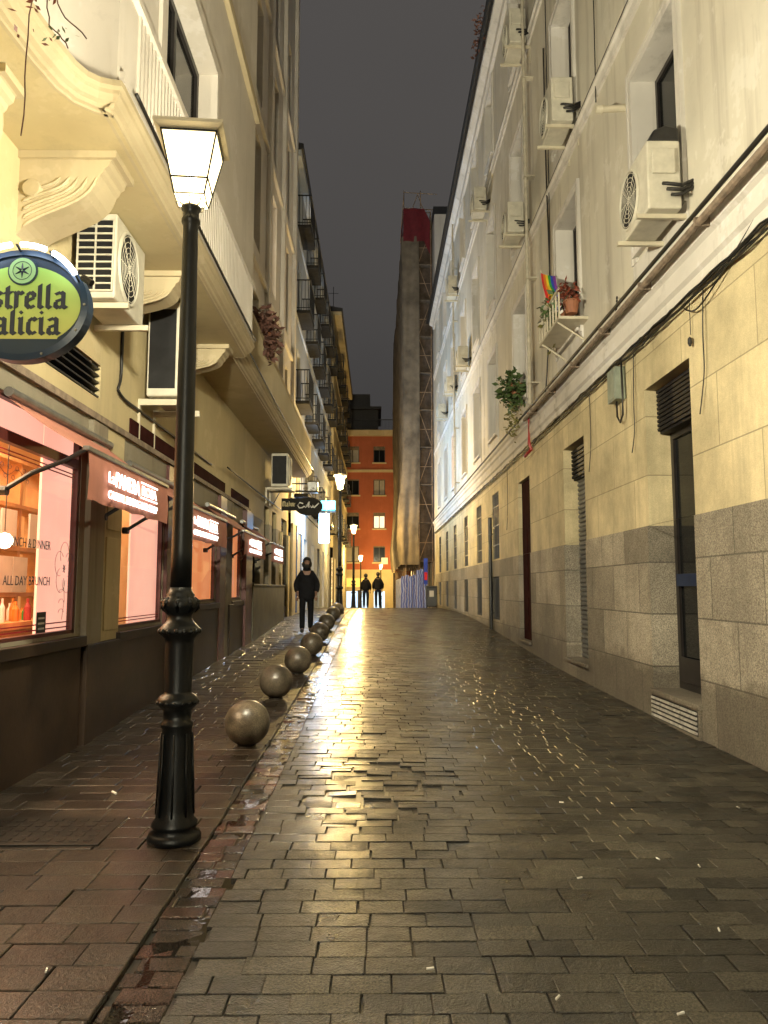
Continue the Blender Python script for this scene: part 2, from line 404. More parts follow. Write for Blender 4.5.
def text_mesh(name, s, size, loc, rot, mat, parent, ext=.003, sx=1.0, align='LEFT', bold=0, width=None):
    cu = bpy.data.curves.new(name, 'FONT'); cu.body = s; cu.size = size; cu.extrude = ext; cu.align_x = align
    cu.resolution_u = 3; cu.offset = bold
    o = bpy.data.objects.new('tmp', cu); COL.objects.link(o)
    bpy.context.view_layer.update()
    me = bpy.data.meshes.new_from_object(o.evaluated_get(bpy.context.evaluated_depsgraph_get()))
    bpy.data.objects.remove(o)
    if width:
        xs_ = [v.co.x for v in me.vertices]; me.transform(Matrix.Translation((-min(xs_), 0, 0))); sx = width / (max(xs_) - min(xs_))
    T = Matrix.Translation(Vector(loc) - ORG.get(parent.name, Vector())) @ rot.to_4x4() @ Matrix.Diagonal((sx, 1, 1, 1))
    me.transform(T); me.materials.clear(); me.materials.append(mat)
    n = bpy.data.objects.new(name, me); COL.objects.link(n); n.parent = parent; ORG[n.name] = ORG.get(parent.name, Vector())
    return n
from mathutils import Euler
RX = Euler((R(90), 0, R(90))).to_matrix()     # reads along +y, faces +x
RY = Euler((R(90), 0, 0)).to_matrix()         # reads along +x, faces -y
GL = {'l': ([[(.15, 1.45), (.15, .12), (.3, 0)]], .42),
 'a': ([[(.1, .85), (.38, 1), (.52, .88), (.52, .12), (.68, 0)], [(.52, .58), (.15, .42), (.13, .14), (.3, 0), (.52, .16)]], .78),
 'c': ([[(.52, .85), (.35, 1), (.13, .8), (.13, .2), (.3, 0), (.54, .16)]], .62),
 'e': ([[(.13, .42), (.5, .64), (.5, .84), (.33, 1), (.13, .8), (.13, .2), (.3, 0), (.54, .16)]], .64),
 'i': ([[(.04, .9), (.16, 1), (.16, .12), (.3, 0)], [(.1, 1.28), (.22, 1.4)]], .42),
 'r': ([[(.04, .9), (.16, 1), (.16, .0)], [(.16, .8), (.36, 1), (.48, .86)]], .56),
 's': ([[(.5, .85), (.3, 1), (.1, .8), (.15, .6), (.45, .4), (.48, .18), (.28, 0), (.05, .15)]], .6),
 't': ([[(.2, 1.32), (.2, .15), (.34, 0), (.46, .12)], [(.02, .95), (.42, .95)]], .5),
 'u': ([[(.04, .9), (.15, 1), (.15, .15), (.3, 0), (.5, .2)], [(.5, 1), (.5, .12), (.64, 0)]], .74),
 'o': ([[(.32, 1), (.13, .8), (.13, .2), (.32, 0), (.5, .2), (.5, .8), (.32, 1)]], .65),
 'h': ([[(.15, 1.45), (.15, 0)], [(.15, .8), (.38, 1), (.5, .8), (.5, .2), (.42, 0)]], .68),
 'E': ([[(.78, 1.2), (.5, 1.42), (.15, 1.1), (.15, .25), (.45, 0), (.82, .2)], [(.15, .72), (.62, .8)]], .95),
 'G': ([[(.8, 1.2), (.5, 1.42), (.13, 1.1), (.13, .25), (.45, 0), (.8, .15), (.8, .7), (.5, .7)]], 1.0),
 'M': ([[(.1, 0), (.1, 1.2), (.27, 1.42), (.47, 1.2), (.47, 0)], [(.47, 1.2), (.67, 1.42), (.86, 1.2), (.86, .12), (1, 0)]], 1.1)}
def blackletter(mb, s, x0, y, z, xh, depth=.004, nib=.17, sx=1.0):
    k = 0; cx = x0
    for ch in s:
        strokes, w = GL[ch]
        for st in strokes:
            for a, b in zip(st, st[1:]):
                d = (nib * .62, nib * .5); k += 1; e = depth + (k % 23) * .00012
                P = [(a[0] - d[0], a[1] - d[1]), (a[0] + d[0], a[1] + d[1]), (b[0] + d[0], b[1] + d[1]), (b[0] - d[0], b[1] - d[1])]
                if abs((b[0] - a[0]) * d[1] - (b[1] - a[1]) * d[0]) < .02:
                    P = [(a[0] - .05, a[1] + .06), (b[0] - .05, b[1] + .06), (b[0] + .05, b[1] - .06), (a[0] + .05, a[1] - .06)]
                mb.prism([(cx + px * xh * sx, z + pz * xh) for px, pz in P], lambda u, v: (u, y, v), lambda u, v, e=e: (u, y - e, v))
        cx += w * xh * sx
    return cx - x0

def interp(pts, y):
    if y <= pts[0][0]: return pts[0][1]
    for (a, za), (b, zb) in zip(pts, pts[1:]):
        if y <= b: return za + (zb - za) * (y - a) / (b - a)
    return pts[-1][1]
PR = [(-20, 0), (6, 0), (9.4, .04), (12.2, .08), (14.7, .17), (18.3, .31), (20, .38), (22.5, .45), (25, .51), (28.9, .53), (33, .50), (36, .45), (40, .34), (50, -.15), (60, -.55), (80, -.9), (140, -1.2)]
PL = [(-20, 0), (4, 0), (6.7, .05), (9, .13), (10.9, .20), (12.8, .25), (15.3, .33), (18, .45), (20, .54), (22, .60), (25, .62), (28.7, .58), (33, .52), (36, .46), (40, .34), (50, -.15), (60, -.55), (80, -.9), (140, -1.2)]
def sm(P, y): return sum(interp(P, y + d) * w for d, w in ((-1.2, .2), (-.6, .2), (0, .2), (.6, .2), (1.2, .2)))
def ground(x, y):
    t = min(1, max(0, (x + .9) / 3.9)); t = t * t * (3 - 2 * t)
    return sm(PL, y) * (1 - t) + sm(PR, y) * t

# ================================================================== ground
mb = MB()
ys = [-12 + i * 1.0 for i in range(0, 82)] + [75, 85, 100, 140, 300]
xs = [-60, -20, -8, -4.5, -2.4, -1.2, -.5, .2, 1, 1.8, 2.6, 3.4, 8, 20, 60]
for j in ys:
    for i in xs: mb.v.append((i, j, ground(i, j) - .05))
for j in range(len(ys) - 1):
    for i in range(len(xs) - 1):
        a = j * len(xs) + i; mb.face((a, a + 1, a + 1 + len(xs), a + len(xs)))
tag(mb.build('ground', M['grout']), kind='structure')

def pavers(name, x0, x1, y0, y1, dy, dx, mat, gap=.006, ch=.006, tilt=.007, lift=0., jz=.0015, hole=None, grout=-.014):
    mb = MB(); y = y0; row = 0
    while y < y1:
        off = rnd.uniform(0, dx); x = x0 - off
        yy0, yy1 = y + gap / 2, y + dy - gap / 2
        while x < x1:
            w = dx * rnd.uniform(.82, 1.25)
            a, b = max(x, x0) + gap / 2, min(x + w, x1) - gap / 2
            x += w
            if b - a < .03: continue
            pieces = [(a, b, yy0, yy1, 1)]
            cx, cyy = (a + b) / 2, (yy0 + yy1) / 2
            k = 0
            if hole:
                hx, hy, rx, ry = hole
                d = ((cx - hx) / rx) ** 2 + ((cyy - hy) / ry) ** 2
                k = max(0, 1 - d)
                if k > .1 and rnd.random() < .30:
                    mid = (yy0 + yy1) / 2 + rnd.uniform(-.02, .02)
                    pieces = [(a, b, yy0, mid - .004, 1), (a, b, mid + .004, yy1, 1)]
                if k > .1: shr = rnd.uniform(0, .016) * min(1, k * 2); a += shr; b -= shr * rnd.random(); yy_a = yy0 + rnd.uniform(0, .012) * k * 2; pieces = [(a, b, yy_a, yy1, 1)] if len(pieces) == 1 else pieces
            for (a_, b_, c_, d_, _) in pieces:
                tx = rnd.gauss(0, tilt) * (1 + 2 * k); ty = rnd.gauss(0, tilt) * (1 + 2 * k)
                dz = rnd.gauss(0, jz) * (1 + 2.5 * k) - .012 * k + lift
                sh = rnd.uniform(-.003, .003) * (1 + 3 * k)
                mx_, my_ = (a_ + b_) / 2, (c_ + d_) / 2
                def P(px, py, low):
                    return (px + sh, py, ground(px, py) + dz + (px - mx_) * tx + (py - my_) * ty - low)
                n = len(mb.v)
                mb.v += [P(a_ + ch, c_ + ch, 0), P(b_ - ch, c_ + ch, 0), P(b_ - ch, d_ - ch, 0), P(a_ + ch, d_ - ch, 0)]
                mb.v += [P(a_, c_, ch * .8), P(b_, c_, ch * .8), P(b_, d_, ch * .8), P(a_, d_, ch * .8)]
                mb.v += [P(a_, c_, .05), P(b_, c_, .05), P(b_, d_, .05), P(a_, d_, .05)]
                mb.face((n, n + 1, n + 2, n + 3))
                for i in range(4):
                    j = (i + 1) % 4; mb.face((n + 4 + i, n + 4 + j, n + j, n + i)); mb.face((n + 8 + i, n + 8 + j, n + 4 + j, n + 4 + i))
        y += dy; row += 1
    # grout bed just under the tops
    n = len(mb.v); st = 1.0; q = y0; cols = [x0, (x0 * 2 + x1) / 3, (x0 + x1 * 2) / 3, x1]; rows = 0
    mb.m = 1
    while q <= y1 + .01:
        for c in cols: mb.v.append((c, q, ground(c, q) + grout + lift))
        rows += 1; q += st
    for j in range(rows - 1):
        for i in range(3):
            a = n + j * 4 + i; mb.face((a, a + 1, a + 5, a + 4))
    return mb.build(name, [mat, M['grout']], fix=False)
tag(pavers('road', -.70, 3.05, -3, 60, .128, .215, M['road'], gap=.004, ch=.003,  hole=(-.02, 5.35, .62, .95)), kind='structure')
tag(pavers('pavement', -2.75, -.93, -3, 60, .175, .26, M['walk'], gap=.004, ch=.004, tilt=.004, lift=.006), kind='structure')
tag(pavers('gutter', -.93, -.70, -3, 60, .11, .20, M['gutter'], lift=-.010, tilt=.02, jz=.003), kind='structure')
# rain water standing along the gutter
mb = MB(); L_, R_ = [], []
y = 2.0
while y < 24:
    c = -.80 + .05 * math.sin(y * 2.1) + rnd.uniform(-.02, .02); w = .07 + .05 * math.sin(y * 3.7 + 1) + rnd.uniform(0, .03)
    w = max(.02, w)
    L_.append((c - w, y, ground(c, y) - .0125)); R_.append((c + w, y, ground(c, y) - .0125)); y += .09
for i in range(len(L_) - 1): mb.poly([L_[i], R_[i], R_[i + 1], L_[i + 1]])
tag(mb.build('water', M['water'], fix=False), kind='structure')

# iron access cover sunk in the pavement
mb = MB(); z = ground(-2, 4.4) + .010
mb.box(-2.62 + .35, -1.50, 4.22, 4.72, z - .02, z + .004)
for i in range(9):
    for j in range(5): mb.box(-2.2 + i * .075, -2.2 + i * .075 + .045, 4.27 + j * .085, 4.27 + j * .085 + .05, z + .003, z + .009)
tag(mb.build('access_cover', M['cover'], org=(-1.88, 4.47, z), bevel=.002), 'rectangular dark iron access cover sunk in the wet pavement left of the street lamp', 'manhole cover')

# ================================================================== wall helpers
def wall(mb, X, s, y0, y1, z0, z1, ops, depth):
    """wall in plane x=X facing s; ops (y0,y1,z0,z1) become recesses with reveals of the given depth"""
    Y = sorted({y0, y1, *[min(max(v, y0), y1) for o in ops for v in o[:2]]}); Z = sorted({z0, z1, *[min(max(v, z0), z1) for o in ops for v in o[2:4]]})
    for a, b in zip(Y, Y[1:]):
        for c, d in zip(Z, Z[1:]):
            my, mz = (a + b) / 2, (c + d) / 2
            if any(o[0] < my < o[1] and o[2] < mz < o[3] for o in ops): continue
            mb.poly([(X, a, c), (X, b, c), (X, b, d), (X, a, d)])
    m0 = mb.m
    for op in ops:
        a, b, c, d = op[:4]; dep = op[4] if len(op) > 4 else depth
        if d <= z0 or c >= z1 or b <= y0 or a >= y1: continue
        mb.m = m0 + 1 if getattr(mb, 'rev', 0) else m0
        c2, d2 = max(c, z0), min(d, z1); X2 = X - s * dep
        mb.poly([(X, a, c2), (X, a, d2), (X2, a, d2), (X2, a, c2)])
        mb.poly([(X, b, c2), (X, b, d2), (X2, b, d2), (X2, b, c2)])
        if d <= z1: mb.poly([(X, a, d), (X, b, d), (X2, b, d), (X2, a, d)])
        if c >= z0: mb.poly([(X, a, c), (X, b, c), (X2, b, c), (X2, a, c)])
    mb.m = m0

def window(parent, X, s, y0, y1, z0, z1, kind='dark', name='window', fw=.05, mull=True, fmat=None):
    """frame + pane set back at plane X (outer face of frame)"""
    mb = MB(); d = .05
    xa, xb = sorted((X, X - s * d))
    mb.box(xa, xb, y0, y1, z0, z0 + fw); mb.box(xa, xb, y0, y1, z1 - fw, z1)
    mb.box(xa, xb, y0, y0 + fw, z0 + fw, z1 - fw); mb.box(xa, xb, y1 - fw, y1, z0 + fw, z1 - fw)
    if mull: mb.box(xa, xb, (y0 + y1) / 2 - fw / 2, (y0 + y1) / 2 + fw / 2, z0 + fw, z1 - fw)
    f = mb.build(name, fmat or M['frame'], parent)
    p = MB(); xp = X - s * .03
    pa, pb = sorted((xp, xp - s * .01))
    p.box(pa, pb, y0 + .02, y1 - .02, z0 + .02, z1 - .02)
    p.build('pane', {'dark': M['glass'], 'warm': M['winwarm'], 'cream': M['wincream'], 'cold': M['wincold'], 'blind': M['blind']}[kind], f)
    return f

# ================================================================== RIGHT BUILDING
XR = 3.0; YR0, YR1 = -6.0, 37.6; ROOFZ = 14.95
rb = thing('apartment_building', (XR, 15, 0), 'long cream four storey building with granite base along the right side', 'building')
bays = [-7.0 + 3.7 * i for i in range(0)] 
ybay = [-3.9, -.2, 3.6, 7.58, 11.25, 15.1, 18.75, 21.75, 24.95, 28.4, 31.65, 35.1]
gops = []; gtype = []
for k, yb in enumerate(ybay):
    if 7 < yb < 16: gops.append((yb - .60, yb + .60, .33 if yb < 12 else .36, 3.60, .30 if yb < 12 else .13)); gtype.append('door')
    elif yb < 5:
        gops.append((yb - .55, yb + .55, 2.15, 3.7, .08)); gtype.append('win')
    else:
        gops.append((yb - .55, yb + .52, 2.12, 3.78, .08)); gtype.append('win')
        gops.append((yb - .55, yb + .52, .62, 1.68, .08)); gtype.append('low')
DADO = 2.08
mb = MB(); wall(mb, XR, -1, YR0, YR1, DADO, 4.17, gops, .30); mb.build('ground_floor_wall', M['ashlar_r'], rb)
mb = MB(); wall(mb, XR - .015, -1, YR0, YR1, -.8, DADO, gops, .315)
mb.poly([(XR - .015, YR0, DADO), (XR - .015, YR1, DADO), (XR, YR1, DADO), (XR, YR0, DADO)])
mb.build('granite_base', M['dado_r'], rb)
uops = []
for yb in ybay:
    uops += [(yb - .62, yb + .62, 5.22, 7.30), (yb - .60, yb + .60, 8.68, 10.90), (yb - .55, yb + .55, 12.60, 14.50)]
mb = MB(); mb.rev = 1; wall(mb, XR, -1, YR0, YR1, 4.17, ROOFZ, uops, .30); mb.build('upper_wall', [M['plaster_r'], M['white_r']], rb)
mb = MB(); mb.box(XR + .42, XR + 9, YR0, YR1, -1, ROOFZ)
mb.box(XR + .001, XR + .42, YR0, YR0 + .02, -1, ROOFZ); mb.box(XR + .001, XR + .42, YR1 - .02, YR1, -1, ROOFZ)
mb.build('inner_core', M['plaster_r'], rb)
# end wall strip seen at the far corner + roof
mb = MB()
mb.prism([(XR - .32, ROOFZ + .22), (XR + 9, ROOFZ + 2.6), (XR + 9, ROOFZ + .1), (XR - .32, ROOFZ + .12)], lambda a, b: (a, YR0, b), lambda a, b: (a, YR1, b))
mb.build('roof', M['slate'], rb)
mb = MB()  # eave: plastered soffit with dark gutter
mb.prism([(XR, ROOFZ - .25), (XR - .08, ROOFZ - .25), (XR - .10, ROOFZ - .12), (XR - .26, ROOFZ - .02), (XR - .26, ROOFZ + .1), (XR, ROOFZ + .1)], lambda a, b: (a, YR0, b), lambda a, b: (a, YR1, b))
mb.build('eave', M['white_r'], rb)
mb = MB(); mb.tube([(XR - .36, YR0, ROOFZ + .12), (XR - .36, YR1, ROOFZ + .12)], .075, 10)
for i in range(60): mb.box(XR - .36, XR - .26, YR0 + i * .72, YR0 + i * .72 + .03, ROOFZ + .10, ROOFZ + .17)
mb.build('gutter_pipe', M['black'], rb)
def cornice(name, z, prof, mat):
    mb = MB(); mb.prism([(XR - a, z + b) for a, b in prof], lambda a, b: (a, YR0, b), lambda a, b: (a, YR1, b)); return mb.build(name, mat, rb)
cornice('belt_cornice', 4.17, [(-.05, 0), (.05, 0), (.05, .10), (.085, .13), (.085, .22), (.06, .24), (.06, .33), (.10, .36), (.10, .44), (.14, .47), (.14, .52), (-.05, .54)], M['white_r'])
for z in (8.02, 12.0):
    cornice('string_course', z, [(-.03, 0), (.04, 0), (.05, .10), (.08, .13), (.08, .17), (-.03, .19)], M['white_r'])
    c = MB(); c.tube([(XR - .05, YR0, z + .215), (XR - .05, YR1, z + .215)], .022, 6); c.build('conduit', M['black'], rb)
# ground-floor openings
for (a, b, c, d, *_), ty in zip(gops, gtype):
    X = XR + ((.27 if b < 13 else .11) if ty == 'door' else .055)
    if ty == 'win':
        f = window(rb, X, -1, a, b, c, d, 'dark')
        g = MB()
        for i in range(9):
            y = a + .06 + i * (b - a - .12) / 8; g.box(X - .045, X - .033, y - .007, y + .007, c + .002, d - .002)
        for zz in (c + .35, (c + d) / 2, d - .35): g.box(X - .05, X - .03, a + .003, b - .003, zz - .01, zz + .01)
        g.build('grille', M['black'], rb)
    elif ty == 'low':
        window(rb, X, -1, a, b, c, d, 'dark', name='basement_window')
        g = MB(); n = 8
        for i in range(n): 
            y = a + .05 + i * (b - a - .1) / (n - 1); g.box(X - .045, X - .033, y - .007, y + .007, c + .002, d - .002)
        g.build('grille', M['black'], rb)
    else:
        mid = (a + b) / 2
        if mid < 9:
            s_ = MB()                          # shutter box with slats
            for i in range(10):
                s_.prism([(X - .14, d - .47 + i * .047), (X - .10, d - .47 + i * .047), (X - .115, d - .43 + i * .047), (X - .145, d - .44 + i * .047)], lambda p, q: (p, a + .01, q), lambda p, q: (p, b - .01, q))
            s_.box(X - .11, X, a + .004, b - .004, d - .5, d - .004)
            s_.build('roller_shutter', M['shutter'], rb)
            f = window(rb, X, -1, a, b, c, d - .5, 'dark', name='glazed_door', fw=.07)
            h = MB(); h.box(X - .02, X + .0, a + .07, b - .07, 1.42, 1.55); h.build('door_rail', M['bluedark'], f)
            h = MB(); h.box(X - .012, X + .0, a + .08, b - .08, c + .08, c + .34); h.build('kick_panel', M['frame'], f)
        elif mid < 12:
            s_ = MB()
            for i in range(7):
                s_.prism([(X - .14, d - .47 + i * .066), (X - .10, d - .47 + i * .066), (X - .115, d - .42 + i * .066), (X - .145, d - .43 + i * .066)], lambda p, q: (p, a + .01, q), lambda p, q: (p, b - .01, q))
            s_.box(X - .11, X, a + .004, b - .004, d - .5, d - .004)
            s_.build('shutter_box', M['shutter'], rb)
            s_ = MB(); z = c
            while z < d - .52:
                s_.prism([(X - .03, z), (X - .055, z + .02), (X - .055, z + .055), (X - .03, z + .07), (X, z + .07), (X, z)], lambda p, q: (p, a + .004, q), lambda p, q: (p, b - .004, q)); z += .072
            s_.build('rolled_shutter', M['rollup'], rb)
        else:
            s_ = MB(); s_.box(X - .03, X, a + .004, b - .004, c, d - .004)
            for (p0, p1, q0, q1) in ((a + .1, mid - .06, .55, 1.2), (mid + .06, b - .1, .55, 1.2), (a + .1, mid - .06, 1.35, 2.6), (mid + .06, b - .1, 1.35, 2.6)):
                s_.box(X - .05, X - .029, p0, p1, q0, q1)
            s_.build('wooden_door', M['maroonmat'], rb, bevel=.004)
        # stone threshold and step
        s_ = MB(); s_.box(XR - .06, XR + .28, a - .02 if mid < 9 else a + .003, b + .02 if mid < 9 else b - .003, c - .05, c + .004)
        if mid < 9:
            s_.box(XR - .045, XR - .013, a, b, ground(3, mid) - .05, c - .05)
        s_.build('doorstep', M['dado_r'], rb, bevel=.006)
        if mid < 9:
            g = MB()
            for i in range(5):
                zz = .055 + i * .045; g.box(XR - .062, XR - .044, a + .04, b - .04, zz, zz + .022)
            g.build('vent_slats', M['greywhite2'], rb)
            MB().box(XR - .047, XR - .0455, a + .03, b - .03, .04, c - .06).build('vent_gap_shade', M['dark'], rb)  # dark sheet standing in for the shade between the slats
# upper windows
for k, yb in enumerate(ybay):
    lit = {9: 'warm'}.get(k)
    for fl, (a, b, c, d) in enumerate(((yb - .62, yb + .62, 5.22, 7.30), (yb - .60, yb + .60, 8.68, 10.90), (yb - .55, yb + .55, 12.60, 14.50))):
        kind = 'dark'
        if fl == 0 and k == 9: kind = 'warm'
        elif (k * 3 + fl) % 4 == 1 and k > 3: kind = 'blind'
        f = window(rb, XR + .26, -1, a, b, c, d, kind, fw=.055, fmat=M['frame'])
        if fl < 2 or True:
            mb = MB(); w = .13; t = .035
            mb.box(XR - t, XR, a - w, a, c - .12, d + w); mb.box(XR - t, XR, b, b + w, c - .12, d + w)
            mb.box(XR - t, XR, a, b, d, d + w)
            mb.box(XR - t - .012, XR - t + .002, a - w - .0, a - w + .04, c - .12, d + w - .045); mb.box(XR - t - .012, XR - t + .002, b + w - .04, b + w, c - .12, d + w - .045)
            mb.box(XR - t - .012, XR - t + .002, a - w, b + w, d + w - .04, d + w)
            zl = (4.712, 8.24, 12.22)[fl]
            mb.box(XR - t + .012, XR, a - w, b + w, zl, c - .121)
            mb.build('window_surround', M['white_r'], rb)
            mb = MB(); mb.box(XR - .05, XR + .26, a + .002, b - .002, c - .06, c + .012)
            mb.box(XR - .075, XR - .045, a - .03, b + .03, c - .07, c - .01)
            mb.build('window_sill', M['white_r'], rb)

# vertical downpipes fixed to the right facade (part of it)
for nm, y, z0, z1, r, mt in (('downpipe', 13.5, 4.75, 14.9, .032, 'pipewall'), ('downpipe', 19.15, .36, 3.2, .05, 'black'), ('downpipe', 26.7, 4.75, 14.9, .032, 'pipewall')):
    mb = MB(); mb.tube([(XR - .17 if z1 > 5 else XR - .08, y, z0), (XR - .17 if z1 > 5 else XR - .08, y, z1)], r, 10)
    z = z0 + .4
    while z < z1: mb.box(XR - .2 if z1 > 5 else XR - .12, XR, y - .06, y + .06, z, z + .025); z += 2.0
    mb.build(nm, M[mt], rb)
# two pipes running along the belt cornice
def runpipe(name, z, off, r, mat, y0=YR0, y1=30, wob=0.0, step=.35, label='', cat='pipe'):
    mb = MB(); pts = []; y = y0
    while y < y1:
        pts.append((XR - off + rnd.uniform(-wob, wob), y, z + rnd.uniform(-wob, wob))); y += step
    mb.tube(pts, r, 8); return mb
mb = runpipe('', 4.755, .13, .022, None, y1=37); tag(mb.build('pipe', M['rubber'], org=(XR - .13, 0, 4.755), smooth=True), 'thin black conduit running along the top of the right cornice', 'pipe')
mb = runpipe('', 4.57, .19, .034, None, y1=14.0)
for i in range(14): mb.box(XR - .235, XR - .10, -5 + i * 1.4, -5 + i * 1.4 + .03, 4.53, 4.61)
tag(mb.build('pipe', M['pipe'], org=(XR - .19, 0, 4.57), smooth=False), 'brownish metal pipe clipped to the front of the right cornice', 'pipe')
mb = MB()
for j in range(6):
    y = YR0; pts = []; zz = 4.13 + rnd.uniform(-.035, .03); oo = .035 + rnd.uniform(0, .04)
    while y < 37.4:
        pts.append((XR - oo + rnd.uniform(-.012, .012), y, zz + rnd.uniform(-.018, .018))); y += .22
    mb.tube(pts, .0095, 5, cap=False)
tag(mb.build('cable_bundle', M['rubber'], org=(XR - .06, 0, 4.12)), 'tangled black cables bundled under the long right hand cornice', 'cable')
# dangling cables
def wire(pts, r, label, name='cable', mat='rubber', cat='cable', sub=8):
    P = [Vector(p) for p in pts]; out = []
    for i in range(len(P) - 1):
        p0, p1, p2, p3 = P[max(i - 1, 0)], P[i], P[i + 1], P[min(i + 2, len(P) - 1)]
        for k in range(sub):
            t = k / sub
            out.append(.5 * ((2 * p1) + (-p0 + p2) * t + (2 * p0 - 5 * p1 + 4 * p2 - p3) * t * t + (-p0 + 3 * p1 - 3 * p2 + p3) * t ** 3))
    out.append(P[-1]); mb = MB(); mb.tube(out, r, 6)
    return tag(mb.build(name, M[mat], org=pts[0], smooth=True), label, cat)
xw = XR - .03
wire([(xw, 7.0, 4.1), (xw - .03, 6.6, 3.95), (xw - .02, 5.9, 4.15), (xw, 5.0, 4.5)], .008, 'black cable sagging in an arc across the brightest right wall')
wire([(xw, 6.55, 4.12), (xw - .01, 6.57, 3.7), (xw, 6.6, 3.35), (xw - .01, 6.7, 2.98)], .006, 'thin wire hanging right of the glazed doorway')
mb = MB(); mb.tube([(xw, 6.85, 4.1), (xw, 6.85, 3.78)], .004, 5); mb.lathe([(.006, .06), (.02, .04), (.022, 0), (.01, -.03)], (xw - .01, 6.85, 3.70), 10)
tag(mb.build('lamp_socket', M['rubber'], org=(xw, 6.85, 4.1)), 'small black lamp socket dangling on a wire above the glazed doorway', 'lamp socket')
wire([(xw, 8.4, 4.12), (xw - .01, 8.42, 3.5), (xw, 8.45, 3.2), (xw - .02, 8.5, 2.95)], .006, 'thin wire hanging left of the glazed doorway')
wire([(xw, 10.2, 4.12), (xw, 10.2, 3.4), (xw - .02, 10.25, 3.0)], .006, 'thin wire hanging between the roller shutter and the grey meter box')
wire([(xw, 16.8, 4.12), (xw, 16.8, 3.2), (xw - .02, 16.85, 2.7)], .007, 'thin wire hanging beside the dark wooden door')
wire([(xw - .02, 12.35, 10.9), (xw - .03, 12.3, 8.5), (xw - .02, 12.25, 6.5), (xw - .03, 12.5, 5.3), (xw - .06, 12.6, 4.7)], .014, 'thick black cable dropping past the flower window to the cornice')
wire([(xw - .02, 12.15, 14.5), (xw - .03, 12.1, 11.5), (xw - .02, 12.2, 7.5), (xw - .05, 12.35, 5.6)], .009, 'long thin cable falling from the eave beside the flower window')
wire([(xw - .02, 9.45, 12.6), (xw - .02, 9.42, 9.5), (xw - .02, 9.45, 7.9)], .008, 'short thin cable on the upper wall between two string courses')
wire([(xw - .02, 8.85, 4.95), (xw - .03, 8.83, 4.9), (xw - .04, 8.85, 4.72)], .012, 'short cable end below the large air conditioner')
# meter box with looping cable
t = thing('meter_box', (2.93, 8.9, 3.62), 'small grey green meter box with a looped cable under the cornice', 'meter box')
mb = MB(); mb.box(2.87, 3.0, 8.78, 9.08, 3.66, 4.06); mb.box(2.862, 2.872, 8.80, 9.06, 3.68, 4.04); mb.build('box', simple('grey_green_box', (.22, .25, .2), .5), t, bevel=.008)
mb = MB(); mb.tube([(2.93, 8.72, 4.10), (2.93, 8.70, 3.7), (2.93, 8.72, 3.45), (2.93, 8.82, 3.38), (2.93, 8.92, 3.47), (2.93, 8.93, 3.66)], .013, 6); mb.build('cable_loop', M['rubber'], t, smooth=True)
# stub pipe by the first-floor window
t = tag(MB().tube([(3.0, 8.48, 7.16), (2.70, 8.48, 7.14)], [.045, .04], 10).tube([(2.72, 8.48, 7.14), (2.64, 8.48, 7.14)], [.055, .045], 10).build('flue_pipe', M['cream'], org=(3, 8.48, 7.15)), 'short cream flue pipe poking from the right wall beside the large air conditioner window', 'pipe')
# red stand pipe
mb = MB(); mb.tube([(2.95, 13.8, 4.72), (2.86, 13.8, 4.66), (2.86, 13.8, 4.1), (2.9, 13.8, 3.98)], .03, 8); mb.tube([(2.9, 13.8, 3.98), (2.86, 13.95, 3.93), (2.84, 14.1, 3.9)], .03, 8)
tag(mb.build('hose_pipe', M['redpaint'], org=(2.9, 13.8, 4.0)), 'red bracket pipe hanging under the right cornice above the wooden door', 'pipe')

